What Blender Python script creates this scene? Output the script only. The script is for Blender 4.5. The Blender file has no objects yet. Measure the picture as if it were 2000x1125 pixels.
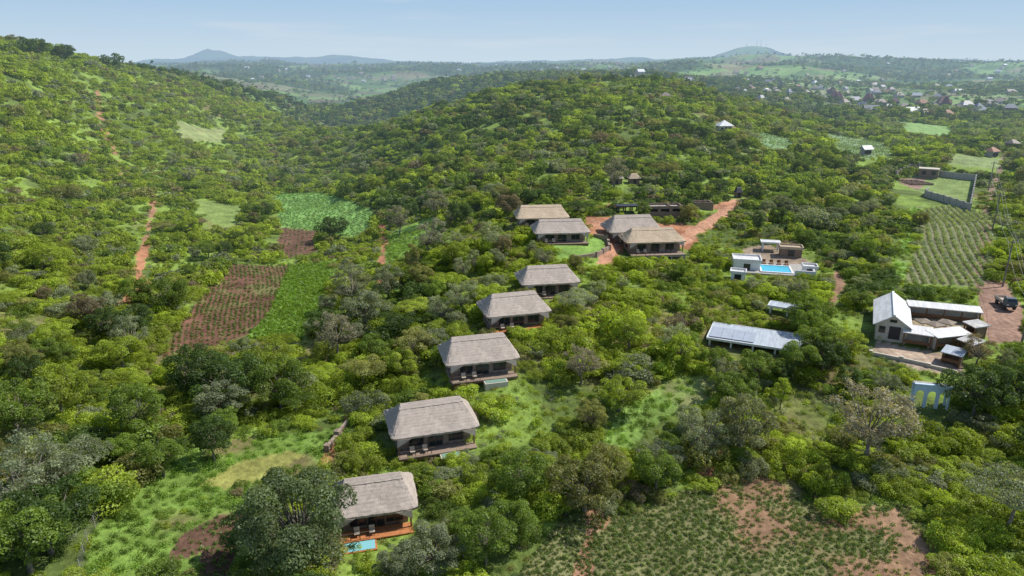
import bpy, math, random
import numpy as np
from mathutils import Vector
random.seed(7); rng=np.random.default_rng(7)
R=math.radians
F=1333.0; P=R(18.0); CZ=60.0; cp,sp=math.cos(P),math.sin(P)
scene=bpy.context.scene
COL=scene.collection

# ------------------------------------------------------------------ survey helpers
def ray(u,v):
    X=(u-1000)/F; Y=(562.5-v)/F
    return X, cp+Y*sp, -sp+Y*cp
def proj(x,y,z):
    z=z-CZ; d=y*cp-z*sp; d=np.maximum(d,1.0)
    return 1000+F*x/d, 562.5-F*(y*sp+z*cp)/d, d
def h2(ix,iy,s):
    n=(ix*374761393+iy*668265263+s*144269504)&0xffffffff
    n=((n^(n>>13))*1274126177)&0xffffffff
    return ((n^(n>>16))&0xffff)/65535.0
def vnoise(x,y,s=0):
    xf=np.floor(x); yf=np.floor(y); ix=xf.astype(np.int64)+100000; iy=yf.astype(np.int64)+100000
    fx=x-xf; fy=y-yf; fx=fx*fx*(3-2*fx); fy=fy*fy*(3-2*fy)
    a=h2(ix,iy,s); b=h2(ix+1,iy,s); c=h2(ix,iy+1,s); d=h2(ix+1,iy+1,s)
    return (a*(1-fx)+b*fx)*(1-fy)+(c*(1-fx)+d*fx)*fy
def fbm(x,y,s=0,o=4):
    r=0; A=.5; t=0
    for i in range(o):
        r=r+A*vnoise(x,y,s+i*17); t+=A; x=x*2.03+7.1; y=y*2.03+3.7; A*=.5
    return r/t
def sstep(a,b,x):
    t=np.clip((x-a)/(b-a),0,1); return t*t*(3-2*t)

# ------------------------------------------------------------------ terrain heights
ctrl=[(-250,1125,50),(0,1125,52),(400,1125,55),(700,1125,56),(1000,1125,56),(1500,1125,55.5),(2000,1125,54),(2250,1125,53),
(0,900,71),(200,900,74),(400,900,76),(833,890,76),(1100,900,75),(1300,900,75.5),(1600,900,74.5),(1900,900,72.5),
(0,700,98),(200,700,106),(400,700,110),(600,700,108),(800,700,101),(930,750,90),(1200,700,98),(1500,700,97),(1800,700,95),(2000,700,94),
(1003,640,103),(1068,578,118),
(0,550,125),(150,550,138),(300,550,148),(500,550,154),(700,550,148),(850,550,135),(1300,550,128),(1500,550,128),(1750,550,128),(2000,550,127),
(0,450,155),(150,450,175),(300,450,190),(500,450,207),(650,450,207),(800,450,190),(950,450,165),(1095,468,147),(1280,503,145),(1300,410,178),(1500,450,165),(1850,450,162),(2000,450,162),
(0,350,190),(150,350,220),(300,350,258),(500,345,325),(650,345,340),(790,345,248),(1000,350,213),(1200,350,213),(1400,350,220),(1600,350,232),(1850,360,232),(2000,350,240),
(0,250,225),(150,250,280),(300,250,340),(450,250,430),(600,260,630),(690,290,560),(795,270,345),(880,238,352),(1000,240,322),(1200,240,305),(1400,248,320),(1550,266,350),(1700,295,330),(1850,300,310),(2000,300,310),
(0,180,265),(150,180,330),(300,180,430),(450,190,560),(600,222,700),(900,194,415),(1000,173,435),(1150,155,460),(1300,166,455),(1450,212,430),(1600,245,480),
(0,100,330),(150,113,400),(250,133,470),(350,150,560),(450,172,640),(550,204,700),
(1500,200,700),(1650,195,850),(1900,200,780),(1500,170,1000),(1800,160,1500),(1300,140,1500),(1300,118,2200),(1600,122,2300),(1900,130,2500),(2050,150,1500),
(680,210,860),(760,176,900),(850,158,950),(950,148,1000),(1050,146,1030),(450,162,1250),(560,160,1500),(700,152,1900),(850,142,2100),(1000,136,2600)]
pts=[]
for u,v,y in ctrl:
    X,dy,dz=ray(u,v); pts.append((X/dy,math.log(y),dz/dy*y))
for x,y,z in [(60,690,-52),(150,640,-44),(15,620,-54),(-420,620,-36),(-390,800,-62),(-310,930,-80),(-250,1050,-80),(-230,1400,-70),(-60,1350,-62),(60,1400,-50),(-750,1000,-30),(-300,420,12),(-320,360,9)]:
    pts.append((x/y,math.log(y),z))
for a in (-1.1,-.7,-.35,0,.35,.7,1.1):
    pts.append((a,math.log(3600),-4 if a<.3 else 10)); pts.append((a,math.log(9000),-6)); pts.append((a,math.log(25000),-10))
pts=np.array(pts); CC=pts[:,:2]; NC=len(CC)
def phi(r2): return np.sqrt(r2+0.0025)
D2=((CC[:,None,:]-CC[None,:,:])**2).sum(-1)
A=np.zeros((NC+3,NC+3)); A[:NC,:NC]=phi(D2)-np.eye(NC)*0.004
A[:NC,NC]=1; A[:NC,NC+1:]=CC; A[NC,:NC]=1; A[NC+1:,:NC]=CC.T
WTS=np.linalg.solve(A,np.concatenate([pts[:,2],[0,0,0]]))
def rbf(a,b):
    o=np.empty(a.shape)
    for i in range(0,len(a),40000):
        s=slice(i,i+40000)
        r2=(a[s,None]-CC[None,:,0])**2+(b[s,None]-CC[None,:,1])**2
        o[s]=phi(r2)@WTS[:NC]+WTS[NC]+WTS[NC+1]*a[s]+WTS[NC+2]*b[s]
    return o
def height(x,y):
    x=np.atleast_1d(np.asarray(x,float)); y=np.atleast_1d(np.asarray(y,float))
    yy=np.maximum(y,30); a=np.clip(x/yy,-1.15,1.15)
    z=rbf(a,np.log(yy))
    z=z+1.0*(fbm(x/14,y/14,3,3)-.5)+sstep(170,290,yy)*11*(fbm(x/58,y/58,4,3)-.5)
    lt=1-.75*sstep(.15,.3,a)*sstep(1500,1100,yy)
    z=z+sstep(480,900,yy)*30*(fbm(x/190,y/190,5)-.5)*lt+sstep(1100,1900,yy)*80*(fbm(x/520,y/330,8)-.5)*lt
    z=z+sstep(3000,6000,yy)*70*(fbm(x/1100,y/700,11)-.42)
    g=lambda cx,cy,sx,sy,hh: hh*np.exp(-((x-cx)/sx)**2/2-((y-cy)/sy)**2/2)
    rr=np.hypot((x-1660)/1.2,(y-5000)*.7)
    z=z+92*sstep(0,1,1-rr/330)+g(1700,5000,420,500,30)+6*sstep(400,0,rr)*(fbm(x/60,y/60,14)-.5)
    rr=np.hypot((x+2950),(y-7000)*.6); z=z+108*np.clip(1-rr/280,0,1)**1.15
    z=z+g(-2900,7000,420,500,66)+g(-2150,7000,420,500,62)+g(-1500,7200,520,500,34)+g(900,6500,700,500,18)
    return z+CZ
LY=np.exp(np.linspace(math.log(40),math.log(20000),900))
def place(u,v):
    X,dy,dz=ray(u,v); a=X/dy
    zz=height(a*LY,LY); rz=CZ+dz/dy*LY; k=np.where(rz<=zz)[0]
    if len(k)==0: k=[899]
    i=max(k[0],1); d0=rz[i-1]-zz[i-1]; d1=rz[i]-zz[i]; t=d0/(d0-d1) if d0!=d1 else 0
    y=LY[i-1]+(LY[i]-LY[i-1])*t
    return a*y, y
def gz(x,y): return float(height([x],[y])[0])

# ------------------------------------------------------------------ zones on the ground
def poly_w(pp): return np.array([place(u,v) for u,v in pp])
def in_poly(px,py,poly):
    ins=np.zeros(px.shape,bool); n=len(poly)
    for i in range(n):
        x1,y1=poly[i]; x2,y2=poly[(i+1)%n]
        if y1==y2: continue
        c=((y1>py)!=(y2>py))&(px<(x2-x1)*(py-y1)/(y2-y1)+x1); ins^=c
    return ins
def line_d(px,py,ln):
    d=np.full(px.shape,1e9)
    for i in range(len(ln)-1):
        ax,ay=ln[i]; bx,by=ln[i+1]; L=(bx-ax)**2+(by-ay)**2+1e-9
        t=np.clip(((px-ax)*(bx-ax)+(py-ay)*(by-ay))/L,0,1)
        d=np.minimum(d,np.hypot(px-ax-t*(bx-ax),py-ay-t*(by-ay)))
    return d
SOIL=(.14,.08,.055); ORG=(.42,.20,.11); PALE=(.42,.32,.24)
ZP={
'fieldsoil':([(455,516),(565,518),(548,560),(520,620),(480,655),(318,698),(340,650),(385,590),(430,540)],(.17,.088,.06),1),
'fieldgreen':([(565,518),(655,512),(650,545),(612,620),(590,660),(478,662),(520,620),(548,560)],(.20,.32,.06),1),
'terrace':([(538,378),(620,376),(700,400),(728,410),(722,440),(690,462),(600,447),(548,442)],(.21,.36,.10),1),
'soil2':([(548,444),(618,450),(622,490),(560,504),(543,480)],(.16,.09,.06),1),
'grass3':([(745,470),(790,440),(850,425),(868,445),(810,490),(760,510)],(.21,.34,.07),1),
'grassL':([(340,232),(440,250),(432,278),(350,268)],(.26,.30,.12),1),
'grassL2':([(365,385),(470,400),(484,430),(440,446),(376,414)],(.21,.28,.08),1),
'weeds':([(375,875),(500,850),(620,845),(700,815),(650,880),(600,935),(500,985),(480,1060),(430,1125),(160,1125),(185,1030),(280,935)],(.16,.25,.05),1),
'drypatch':([(385,948),(465,902),(565,880),(600,886),(525,932),(440,956)],(.28,.28,.08),0),
'soil3':([(345,1050),(425,1005),(495,995),(480,1050),(440,1135),(395,1135),(395,1080),(330,1100)],SOIL,1),
'bottom':([(1000,1135),(1060,1060),(1110,1008),(1250,1000),(1350,955),(1500,925),(1620,1010),(1690,985),(1775,985),(1825,1060),(1830,1135)],(.18,.18,.08),1),
'bottomtan':([(1700,1000),(1755,995),(1805,1060),(1800,1125),(1775,1110),(1750,1040)],(.32,.20,.125),1),
'midgrass':([(1175,862),(1225,790),(1300,748),(1410,733),(1405,770),(1335,800),(1275,830),(1230,885)],(.20,.31,.075),1),
'rightcrop':([(1805,408),(1850,402),(1935,420),(1940,500),(1918,560),(1768,552),(1792,470)],(.22,.22,.12),1),
'rightmargin':([(1805,400),(1780,460),(1768,545),(1738,545),(1772,440),(1780,405)],(.21,.34,.08),1),
'lot':([(1905,548),(1962,548),(1998,600),(1999,670),(1930,668),(1912,610)],(.30,.19,.14),1),
'yard':([(1710,664),(1760,676),(1875,700),(1885,735),(1790,724),(1705,686)],PALE,1),
'court':([(1720,600),(1770,590),(1905,600),(1905,680),(1760,665),(1720,650)],(.32,.26,.17),1),
'construct':([(1135,422),(1200,422),(1280,436),(1340,434),(1362,455),(1352,492),(1325,484),(1316,456),(1225,452),(1205,500),(1165,518),(1188,480),(1145,452)],ORG,1),
'lawn':([(1080,482),(1175,462),(1192,480),(1160,505),(1090,502)],(.19,.31,.07),1),
'crop4':([(1480,255),(1545,272),(1555,290),(1500,288),(1470,272)],(.21,.32,.15),1),
'crop5':([(1608,260),(1700,272),(1775,298),(1700,312),(1640,290)],(.22,.30,.15),1),
'encl':([(1752,346),(1818,330),(1902,350),(1888,400),(1826,386),(1765,362)],(.21,.28,.09),1),
'enclsoil':([(1756,348),(1808,345),(1800,372),(1765,362)],(.28,.18,.14),1),
'band1':([(1750,236),(1862,248),(1862,266),(1765,256)],(.24,.37,.12),1),
'band2':([(1860,300),(1960,310),(1960,330),(1850,322)],(.24,.30,.12),1),
'poolyard':([(1445,490),(1500,476),(1595,515),(1595,532),(1480,528),(1445,520)],(.34,.26,.19),1),
}
ZL={
'pathA':([(284,478),(268,525),(282,560),(232,604)],ORG,2.8),
'pathB':([(192,175),(196,250),(222,290),(240,350),(300,385),(284,478)],(.34,.19,.11),1.5),
'pathC':([(745,440),(750,490),(740,540),(742,560)],ORG,1.3),
'pathD':([(1440,392),(1400,425),(1355,452),(1325,475)],(.50,.27,.17),3.4),
'pathE':([(1160,430),(1195,470),(1180,515)],(.46,.24,.15),2.8),
'pathF':([(630,925),(660,850),(680,815)],ORG,1.4),
'pathG':([(1380,930),(1410,880)],ORG,1.4),
'road':([(1905,560),(1925,450),(1935,380),(1965,300)],(.26,.19,.13),1.8),
'pathH':([(1130,1125),(1150,1050),(1165,1010)],(.34,.19,.12),2.4),
'pathI':([(1690,1000),(1740,1060),(1760,1125)],(.32,.20,.12),1.8),
'pathJ':([(1620,600),(1640,560),(1635,530)],(.3,.18,.12),1.6),
'cutA':([(1195,404),(1240,400)],(.30,.15,.09),3.0),
'cutB':([(1385,405),(1420,396),(1440,400)],(.38,.19,.11),3.6),
}
ZW={k:poly_w(v[0]) for k,v in ZP.items()}
LW={k:np.array([place(*q) for q in v[0]]) for k,v in ZL.items()}

# ------------------------------------------------------------------ materials
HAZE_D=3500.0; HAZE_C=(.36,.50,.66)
def paint_haze(nt,shader):  # aerial haze painted into materials: pale blue glow growing with distance from origin
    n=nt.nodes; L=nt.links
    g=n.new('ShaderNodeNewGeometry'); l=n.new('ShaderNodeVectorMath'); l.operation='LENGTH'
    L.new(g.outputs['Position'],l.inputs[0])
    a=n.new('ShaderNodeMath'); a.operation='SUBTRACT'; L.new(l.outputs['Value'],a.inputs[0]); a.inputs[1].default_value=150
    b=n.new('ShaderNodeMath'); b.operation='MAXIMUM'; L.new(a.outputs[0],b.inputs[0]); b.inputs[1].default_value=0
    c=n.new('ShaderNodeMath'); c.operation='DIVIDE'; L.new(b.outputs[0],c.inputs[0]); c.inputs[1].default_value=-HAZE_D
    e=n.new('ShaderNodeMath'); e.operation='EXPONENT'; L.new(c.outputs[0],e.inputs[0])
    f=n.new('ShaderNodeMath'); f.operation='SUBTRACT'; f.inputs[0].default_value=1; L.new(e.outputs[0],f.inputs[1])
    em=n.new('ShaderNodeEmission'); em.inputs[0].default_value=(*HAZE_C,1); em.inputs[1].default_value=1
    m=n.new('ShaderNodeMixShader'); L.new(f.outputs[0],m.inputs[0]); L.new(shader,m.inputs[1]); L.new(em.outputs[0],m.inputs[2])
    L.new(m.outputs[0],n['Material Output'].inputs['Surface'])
def newmat(name):
    m=bpy.data.materials.new(name); m.use_nodes=True
    try: m.cycles.emission_sampling='NONE'
    except Exception: pass
    return m,m.node_tree,m.node_tree.nodes['Principled BSDF']
def noise_node(nt,scale,detail=4,vec=None,coord='Object',mapscale=None):
    n=nt.nodes; t=n.new('ShaderNodeTexNoise'); t.inputs['Scale'].default_value=scale; t.inputs['Detail'].default_value=detail
    c=n.new('ShaderNodeTexCoord'); s=c.outputs[coord]
    if mapscale:
        mp=n.new('ShaderNodeMapping'); mp.inputs['Scale'].default_value=mapscale; nt.links.new(s,mp.inputs[0]); s=mp.outputs[0]
    nt.links.new(s,t.inputs['Vector']); return t
def plain(name,col,rough=.8,var=.35,scale=2.0,bump=.2,metal=0,mapscale=None,spec=.3):
    m,nt,b=newmat(name); L=nt.links
    t=noise_node(nt,scale,6,mapscale=mapscale)
    r=nt.nodes.new('ShaderNodeValToRGB'); r.color_ramp.elements[0].position=.3; r.color_ramp.elements[1].position=.7
    r.color_ramp.elements[0].color=(*[c*(1-var) for c in col],1); r.color_ramp.elements[1].color=(*[min(c*(1+var),.9) for c in col],1)
    L.new(t.outputs['Fac'],r.inputs[0]); L.new(r.outputs[0],b.inputs['Base Color'])
    b.inputs['Roughness'].default_value=rough; b.inputs['Metallic'].default_value=metal; b.inputs['Specular IOR Level'].default_value=spec
    if bump:
        bp=nt.nodes.new('ShaderNodeBump'); bp.inputs['Strength'].default_value=bump; bp.inputs['Distance'].default_value=.1
        L.new(t.outputs['Fac'],bp.inputs['Height']); L.new(bp.outputs[0],b.inputs['Normal'])
    paint_haze(nt,b.outputs[0]); return m
def leafmat(name,attr='INSTANCER'):
    m,nt,b=newmat(name); L=nt.links; n=nt.nodes; n.remove(b)
    b=n.new('ShaderNodeBsdfDiffuse')
    a=n.new('ShaderNodeAttribute'); a.attribute_type=attr; a.attribute_name='tint'
    s=n.new('ShaderNodeAttribute'); s.attribute_type='GEOMETRY'; s.attribute_name='shade'
    mx=n.new('ShaderNodeVectorMath'); mx.operation='SCALE'; L.new(a.outputs['Color'],mx.inputs[0]); L.new(s.outputs['Fac'],mx.inputs['Scale'])
    L.new(mx.outputs[0],b.inputs['Color'])
    gl=n.new('ShaderNodeBsdfGlossy'); gl.inputs['Roughness'].default_value=.45; gl.inputs['Color'].default_value=(.9,.95,.9,1)
    mg=n.new('ShaderNodeMixShader'); mg.inputs[0].default_value=.03; L.new(b.outputs[0],mg.inputs[1]); L.new(gl.outputs[0],mg.inputs[2])
    tr=n.new('ShaderNodeBsdfTranslucent'); hs=n.new('ShaderNodeVectorMath'); hs.operation='MULTIPLY'; hs.inputs[1].default_value=(1.8,1.65,.5)
    L.new(mx.outputs[0],hs.inputs[0]); L.new(hs.outputs[0],tr.inputs[0])
    ms=n.new('ShaderNodeMixShader'); ms.inputs[0].default_value=.42; L.new(mg.outputs[0],ms.inputs[1]); L.new(tr.outputs[0],ms.inputs[2])
    paint_haze(nt,ms.outputs[0]); return m
LEAF=leafmat('foliage')
BARK=plain('bark',(.22,.19,.155),.9,.4,3,.4)
def thatch(name,col):
    m,nt,b=newmat(name); L=nt.links; n=nt.nodes
    t=noise_node(nt,3.5,8,mapscale=(3,3,1)); t2=noise_node(nt,.5,3)
    w=n.new('ShaderNodeTexWave'); w.bands_direction='Z'; w.inputs['Scale'].default_value=1.3; w.inputs['Distortion'].default_value=3; w.inputs['Detail'].default_value=3
    tc=n.new('ShaderNodeTexCoord'); L.new(tc.outputs['Object'],w.inputs['Vector'])
    a=n.new('ShaderNodeMath'); a.operation='MULTIPLY_ADD'; L.new(t.outputs['Fac'],a.inputs[0]); a.inputs[1].default_value=.55; 
    a2=n.new('ShaderNodeMath'); a2.operation='MULTIPLY'; L.new(t2.outputs['Fac'],a2.inputs[0]); a2.inputs[1].default_value=.35; L.new(a2.outputs[0],a.inputs[2])
    a3=n.new('ShaderNodeMath'); a3.operation='MULTIPLY_ADD'; L.new(w.outputs['Fac'],a3.inputs[0]); a3.inputs[1].default_value=.08; L.new(a.outputs[0],a3.inputs[2])
    r=n.new('ShaderNodeValToRGB'); r.color_ramp.elements[0].position=.3; r.color_ramp.elements[1].position=.72
    r.color_ramp.elements[0].color=(*[c*.65 for c in col],1); r.color_ramp.elements[1].color=(*[c*1.25 for c in col],1)
    L.new(a3.outputs[0],r.inputs[0]); L.new(r.outputs[0],b.inputs['Base Color']); b.inputs['Roughness'].default_value=.95; b.inputs['Specular IOR Level'].default_value=.1
    bp=n.new('ShaderNodeBump'); bp.inputs['Strength'].default_value=.6; bp.inputs['Distance'].default_value=.1
    L.new(a3.outputs[0],bp.inputs['Height']); L.new(bp.outputs[0],b.inputs['Normal'])
    paint_haze(nt,b.outputs[0]); return m
THG=thatch('weathered_thatch',(.44,.375,.32)); THT=thatch('new_thatch',(.52,.41,.29))
def stonemat(name,c1,c2,sc=2.2):
    m,nt,b=newmat(name); L=nt.links; n=nt.nodes
    v=n.new('ShaderNodeTexVoronoi'); v.inputs['Scale'].default_value=sc; tc=n.new('ShaderNodeTexCoord'); L.new(tc.outputs['Object'],v.inputs['Vector'])
    v2=n.new('ShaderNodeTexVoronoi'); v2.feature='DISTANCE_TO_EDGE'; v2.inputs['Scale'].default_value=sc; L.new(tc.outputs['Object'],v2.inputs['Vector'])
    sx=n.new('ShaderNodeSeparateColor'); L.new(v.outputs['Color'],sx.inputs[0])
    mx=n.new('ShaderNodeMix'); mx.data_type='RGBA'; L.new(sx.outputs[0],mx.inputs['Factor']); mx.inputs[6].default_value=(*c1,1); mx.inputs[7].default_value=(*c2,1)
    gt=n.new('ShaderNodeMath'); gt.operation='LESS_THAN'; gt.inputs[1].default_value=.05; L.new(v2.outputs['Distance'],gt.inputs[0])
    m2=n.new('ShaderNodeMix'); m2.data_type='RGBA'; L.new(gt.outputs[0],m2.inputs['Factor']); L.new(mx.outputs[2],m2.inputs[6]); m2.inputs[7].default_value=(.28,.25,.21,1)
    L.new(m2.outputs[2],b.inputs['Base Color']); b.inputs['Roughness'].default_value=.9
    paint_haze(nt,b.outputs[0]); return m
STONE=stonemat('stone_wall',(.18,.115,.08),(.38,.28,.21))
WOOD=plain('timber',(.18,.095,.05),.7,.35,4,.2,mapscale=(1,6,6))
DECK=plain('deck_boards',(.30,.22,.165),.7,.3,3,.1,mapscale=(8,1,1))
ORDECK=plain('orange_paving',(.46,.18,.07),.8,.25,3,.1)
WHITE=plain('white_paint',(.76,.76,.74),.6,.08,1.5,.05)
BLUEW=plain('pale_blue_paint',(.52,.65,.74),.6,.08,1.5,.05)
CREAM=plain('cream_render',(.56,.50,.42),.8,.12,1.5,.05)
CONC=plain('concrete',(.38,.355,.32),.85,.2,2,.1)
CANVAS=plain('pale_canvas',(.50,.42,.34),.85,.12,2,.05)
TIN=plain('pale_metal_roof',(.42,.46,.51),.6,.18,.8,.1,spec=.3,mapscale=(3,.5,1))
TINW=plain('white_metal_roof',(.66,.65,.63),.55,.18,.8,.1,spec=.4,mapscale=(3,.5,1))
TING=plain('worn_metal_roof',(.50,.48,.45),.6,.35,1.2,.1,spec=.4)
TANC=plain('brown_shade_cloth',(.27,.22,.17),.8,.2,1.2,.1)
DARK=plain('dark_metal',(.04,.04,.045),.5,.2,2,0)
SOLAR=plain('solar_panel',(.36,.40,.46),.5,.08,1.0,0,spec=.3)
BRICK=plain('brown_block',(.24,.17,.125),.9,.35,5,.3)
FRAME=plain('window_frame',(.10,.07,.05),.6,.1,2,0)
WIRE=plain('galvanised_wire',(.25,.25,.24),.5,.1,2,0)
def glassmat():
    m,nt,b=newmat('dark_glass'); b.inputs['Base Color'].default_value=(.02,.03,.035,1); b.inputs['Roughness'].default_value=.12
    paint_haze(nt,b.outputs[0]); return m
GLASS=glassmat()
def watermat(name,c):
    m,nt,b=newmat(name); b.inputs['Base Color'].default_value=(*c,1); b.inputs['Roughness'].default_value=.12
    t=noise_node(nt,3,3); bp=nt.nodes.new('ShaderNodeBump'); bp.inputs['Strength'].default_value=.15; nt.links.new(t.outputs['Fac'],bp.inputs['Height']); nt.links.new(bp.outputs[0],b.inputs['Normal'])
    paint_haze(nt,b.outputs[0]); return m
POOL=watermat('pool_water',(.05,.45,.62)); POOLG=watermat('pale_pool_water',(.22,.34,.26)); POOLB=watermat('light_pool_water',(.24,.54,.60))

# ------------------------------------------------------------------ mesh builder
class MB:
    def __init__(s): s.v=[]; s.f=[]; s.m=[]
    def add(s,vs,fs,mi=0):
        o=len(s.v); s.v+=[tuple(v) for v in vs]; s.f+=[tuple(i+o for i in f) for f in fs]; s.m+=[mi]*len(fs); return s
    def box(s,cx,cy,cz,sx,sy,sz,rot=0,mi=0):
        c,sn=math.cos(rot),math.sin(rot); vs=[]
        for dz in (-.5,.5):
            for dx,dy in ((-.5,-.5),(.5,-.5),(.5,.5),(-.5,.5)):
                x,y=dx*sx,dy*sy; vs.append((cx+x*c-y*sn,cy+x*sn+y*c,cz+dz*sz))
        return s.add(vs,[(3,2,1,0),(4,5,6,7),(0,1,5,4),(1,2,6,5),(2,3,7,6),(3,0,4,7)],mi)
    def rod(s,p,q,r0,r1=None,n=6,mi=0,cap=True):
        r1=r0 if r1 is None else r1; p=Vector(p); q=Vector(q); d=(q-p).normalized()
        a=d.orthogonal().normalized(); b=d.cross(a); vs=[]
        for c,r in ((p,r0),(q,r1)):
            for i in range(n):
                t=2*math.pi*i/n; vs.append(c+(a*math.cos(t)+b*math.sin(t))*r)
        fs=[(i,(i+1)%n,n+(i+1)%n,n+i) for i in range(n)]
        if cap: fs+=[tuple(range(n-1,-1,-1)),tuple(range(n,2*n))]
        return s.add(vs,fs,mi)
    def slab(s,quad,t,mi=0):
        q=[Vector(p) for p in quad]; n=(q[1]-q[0]).cross(q[2]-q[0]).normalized()
        vs=q+[p-n*t for p in q]; k=len(q)
        fs=[tuple(range(k)),tuple(range(2*k-1,k-1,-1))]+[((i+1)%k,i,k+i,k+(i+1)%k) for i in range(k)]
        return s.add(vs,fs,mi)
    def mesh(s,name,mats,smooth=False):
        me=bpy.data.meshes.new(name); me.from_pydata(s.v,[],s.f)
        for m in mats: me.materials.append(m)
        me.polygons.foreach_set('material_index',s.m)
        if smooth: me.polygons.foreach_set('use_smooth',[True]*len(s.f))
        me.update(); return me
    def obj(s,name,mats,parent=None,smooth=False,**kw):
        if not isinstance(mats,(list,tuple)): mats=[mats]
        o=bpy.data.objects.new(name,s.mesh(name,mats,smooth)); COL.objects.link(o)
        if parent: o.parent=parent
        for k,v in kw.items(): o[k]=v
        return o
def root(name,x,y,z,yaw,label,cat,group=None):
    e=bpy.data.objects.new(name,None); e.empty_display_size=1; COL.objects.link(e); e.location=(x,y,z); e.rotation_euler=(0,0,R(yaw))
    e['label']=label; e['category']=cat
    if group: e['group']=group
    return e
def put(u,v,yaw,back):
    x,y=place(u,v); a=R(yaw); x-=math.sin(a)*back; y+=math.cos(a)*back
    return x,y,gz(x,y)

# ------------------------------------------------------------------ ground sheet
NA,NY=720,860
ga=np.linspace(-1.1,1.1,NA); gy=np.exp(np.linspace(math.log(25),math.log(24000),NY))
GA,GY=np.meshgrid(ga,gy); gx=(GA*GY).ravel(); gyy=GY.ravel()
gzv=height(gx,gyy)
def lerp(a,b,t): return a+(b-a)*t[:,None]
f1=fbm(gx/9,gyy/9,21); f2=fbm(gx/35,gyy/35,22); f3=fbm(gx/3,gyy/3,23,3)
col=np.tile(np.array([.11,.15,.04]),(len(gx),1))
col=lerp(col,np.array([[.21,.30,.06]]),sstep(.40,.60,f1)); col=lerp(col,np.array([[.22,.15,.09]]),sstep(.64,.76,f2)*.6)
far=sstep(480,800,gyy)
th=.5; rx=(gx*math.cos(th)+gyy*math.sin(th)); ry=(-gx*math.sin(th)+gyy*math.cos(th))
rx=rx+40*fbm(gx/200,gyy/200,31); cs=75.0+np.where(gyy>3000,150,0)
cx=np.floor(rx/cs).astype(np.int64)+5000; cy=np.floor(ry/(cs*.5)).astype(np.int64)+5000
k=h2(cx,cy,41); k2=h2(cx,cy,42)
pal=np.array([[.22,.35,.10],[.15,.26,.07],[.24,.34,.12],[.26,.27,.14],[.13,.21,.06],[.22,.20,.11],[.18,.31,.09],[.11,.19,.06]])
fc=pal[(k*7.99).astype(int)]*(0.85+.3*k2)[:,None]
wood=sstep(.44,.54,fbm(gx/260,gyy/260,51)); fc=lerp(fc,np.array([[.055,.10,.035]]),wood*.88)
fc=fc*(1-.22*sstep(.25,.05,GA.ravel()))[:,None]
col=lerp(col,fc,far)
wxn=(fbm(gx/4,gyy/4,61,3)-.5)*2.4; wyn=(fbm(gx/4,gyy/4,62,3)-.5)*2.4
wd=np.clip(gyy/150,.5,4)
for kx,(pp,c,_) in ZP.items():
    w=ZW[kx]; x0,y0=w.min(0)-6; x1,y1=w.max(0)+6
    ix=np.where((gx>x0)&(gx<x1)&(gyy>y0)&(gyy<y1))[0]
    wq=.3 if kx.startswith('field') else (1.1 if kx=='construct' else .7)
    m=in_poly(gx[ix]+wxn[ix]*wd[ix]*wq,gyy[ix]+wyn[ix]*wd[ix]*wq,w); ix=ix[m]
    cc=np.array(c)[None,:]*(.75+.5*f3[ix])[:,None]
    if kx in('midgrass','encl','rightmargin','grassL'):
        cc=lerp(cc,np.array([[.22,.165,.10]]),sstep(.58,.74,f1[ix])*.6)
    if kx=='weeds':
        cc=lerp(cc,np.array([[.18,.115,.07]]),sstep(.54,.66,f1[ix])*.7)
    if kx=='bottom':
        cc=lerp(cc,np.array([[.28,.155,.10]]),sstep(.57,.66,f2[ix]*.4+f1[ix]*.6)*.8)
    if kx=='fieldsoil':
        cc=lerp(cc,np.array([[.15,.20,.06]]),sstep(.5,.62,f1[ix]*.5+f3[ix]*.5)*.55)
    if kx=='construct':
        cc=lerp(cc,np.array([[.30,.13,.075]]),sstep(.45,.6,f3[ix])*.7)
    if kx=='terrace':
        cc=cc*(1+.16*np.sin((gx[ix]*.62-gyy[ix]*.78+2*f1[ix])*4.2))[:,None]
    col[ix]=cc
for kx,(pp,c,wdt) in ZL.items():
    w=LW[kx]; x0,y0=w.min(0)-6; x1,y1=w.max(0)+6
    ix=np.where((gx>x0)&(gx<x1)&(gyy>y0)&(gyy<y1))[0]
    d=line_d(gx[ix],gyy[ix],w)+wxn[ix]*1.3; m=d<wdt*.5; ix=ix[m]; col[ix]=np.array(c)[None,:]*(.75+.5*f3[ix])[:,None]
me=bpy.data.meshes.new('ground'); nv=len(gx)
me.vertices.add(nv); me.vertices.foreach_set('co',np.stack([gx,gyy,gzv],1).ravel().astype(np.float32))
i=np.arange(NA-1)[None,:]+np.arange(NY-1)[:,None]*NA; q=np.stack([i,i+1,i+1+NA,i+NA],-1).reshape(-1,4)
me.loops.add(q.size); me.loops.foreach_set('vertex_index',q.ravel().astype(np.int32))
me.polygons.add(len(q)); me.polygons.foreach_set('loop_start',(np.arange(len(q))*4).astype(np.int32))
me.polygons.foreach_set('use_smooth',np.ones(len(q),bool)); me.update(calc_edges=True)
ca=me.color_attributes.new('ground_colour','FLOAT_COLOR','POINT'); ca.data.foreach_set('color',np.concatenate([col,np.ones((nv,1))],1).ravel().astype(np.float32))
m,nt,b=newmat('earth_and_grass'); n=nt.nodes; L=nt.links
a=n.new('ShaderNodeAttribute'); a.attribute_name='ground_colour'
t=noise_node(nt,1.3,8); t2=noise_node(nt,.22,5)
ad=n.new('ShaderNodeMath'); ad.operation='ADD'; L.new(t.outputs['Fac'],ad.inputs[0]); L.new(t2.outputs['Fac'],ad.inputs[1])
mr=n.new('ShaderNodeMapRange'); mr.inputs[1].default_value=.6; mr.inputs[2].default_value=1.4; mr.inputs[3].default_value=.5; mr.inputs[4].default_value=1.5; L.new(ad.outputs[0],mr.inputs[0])
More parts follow.
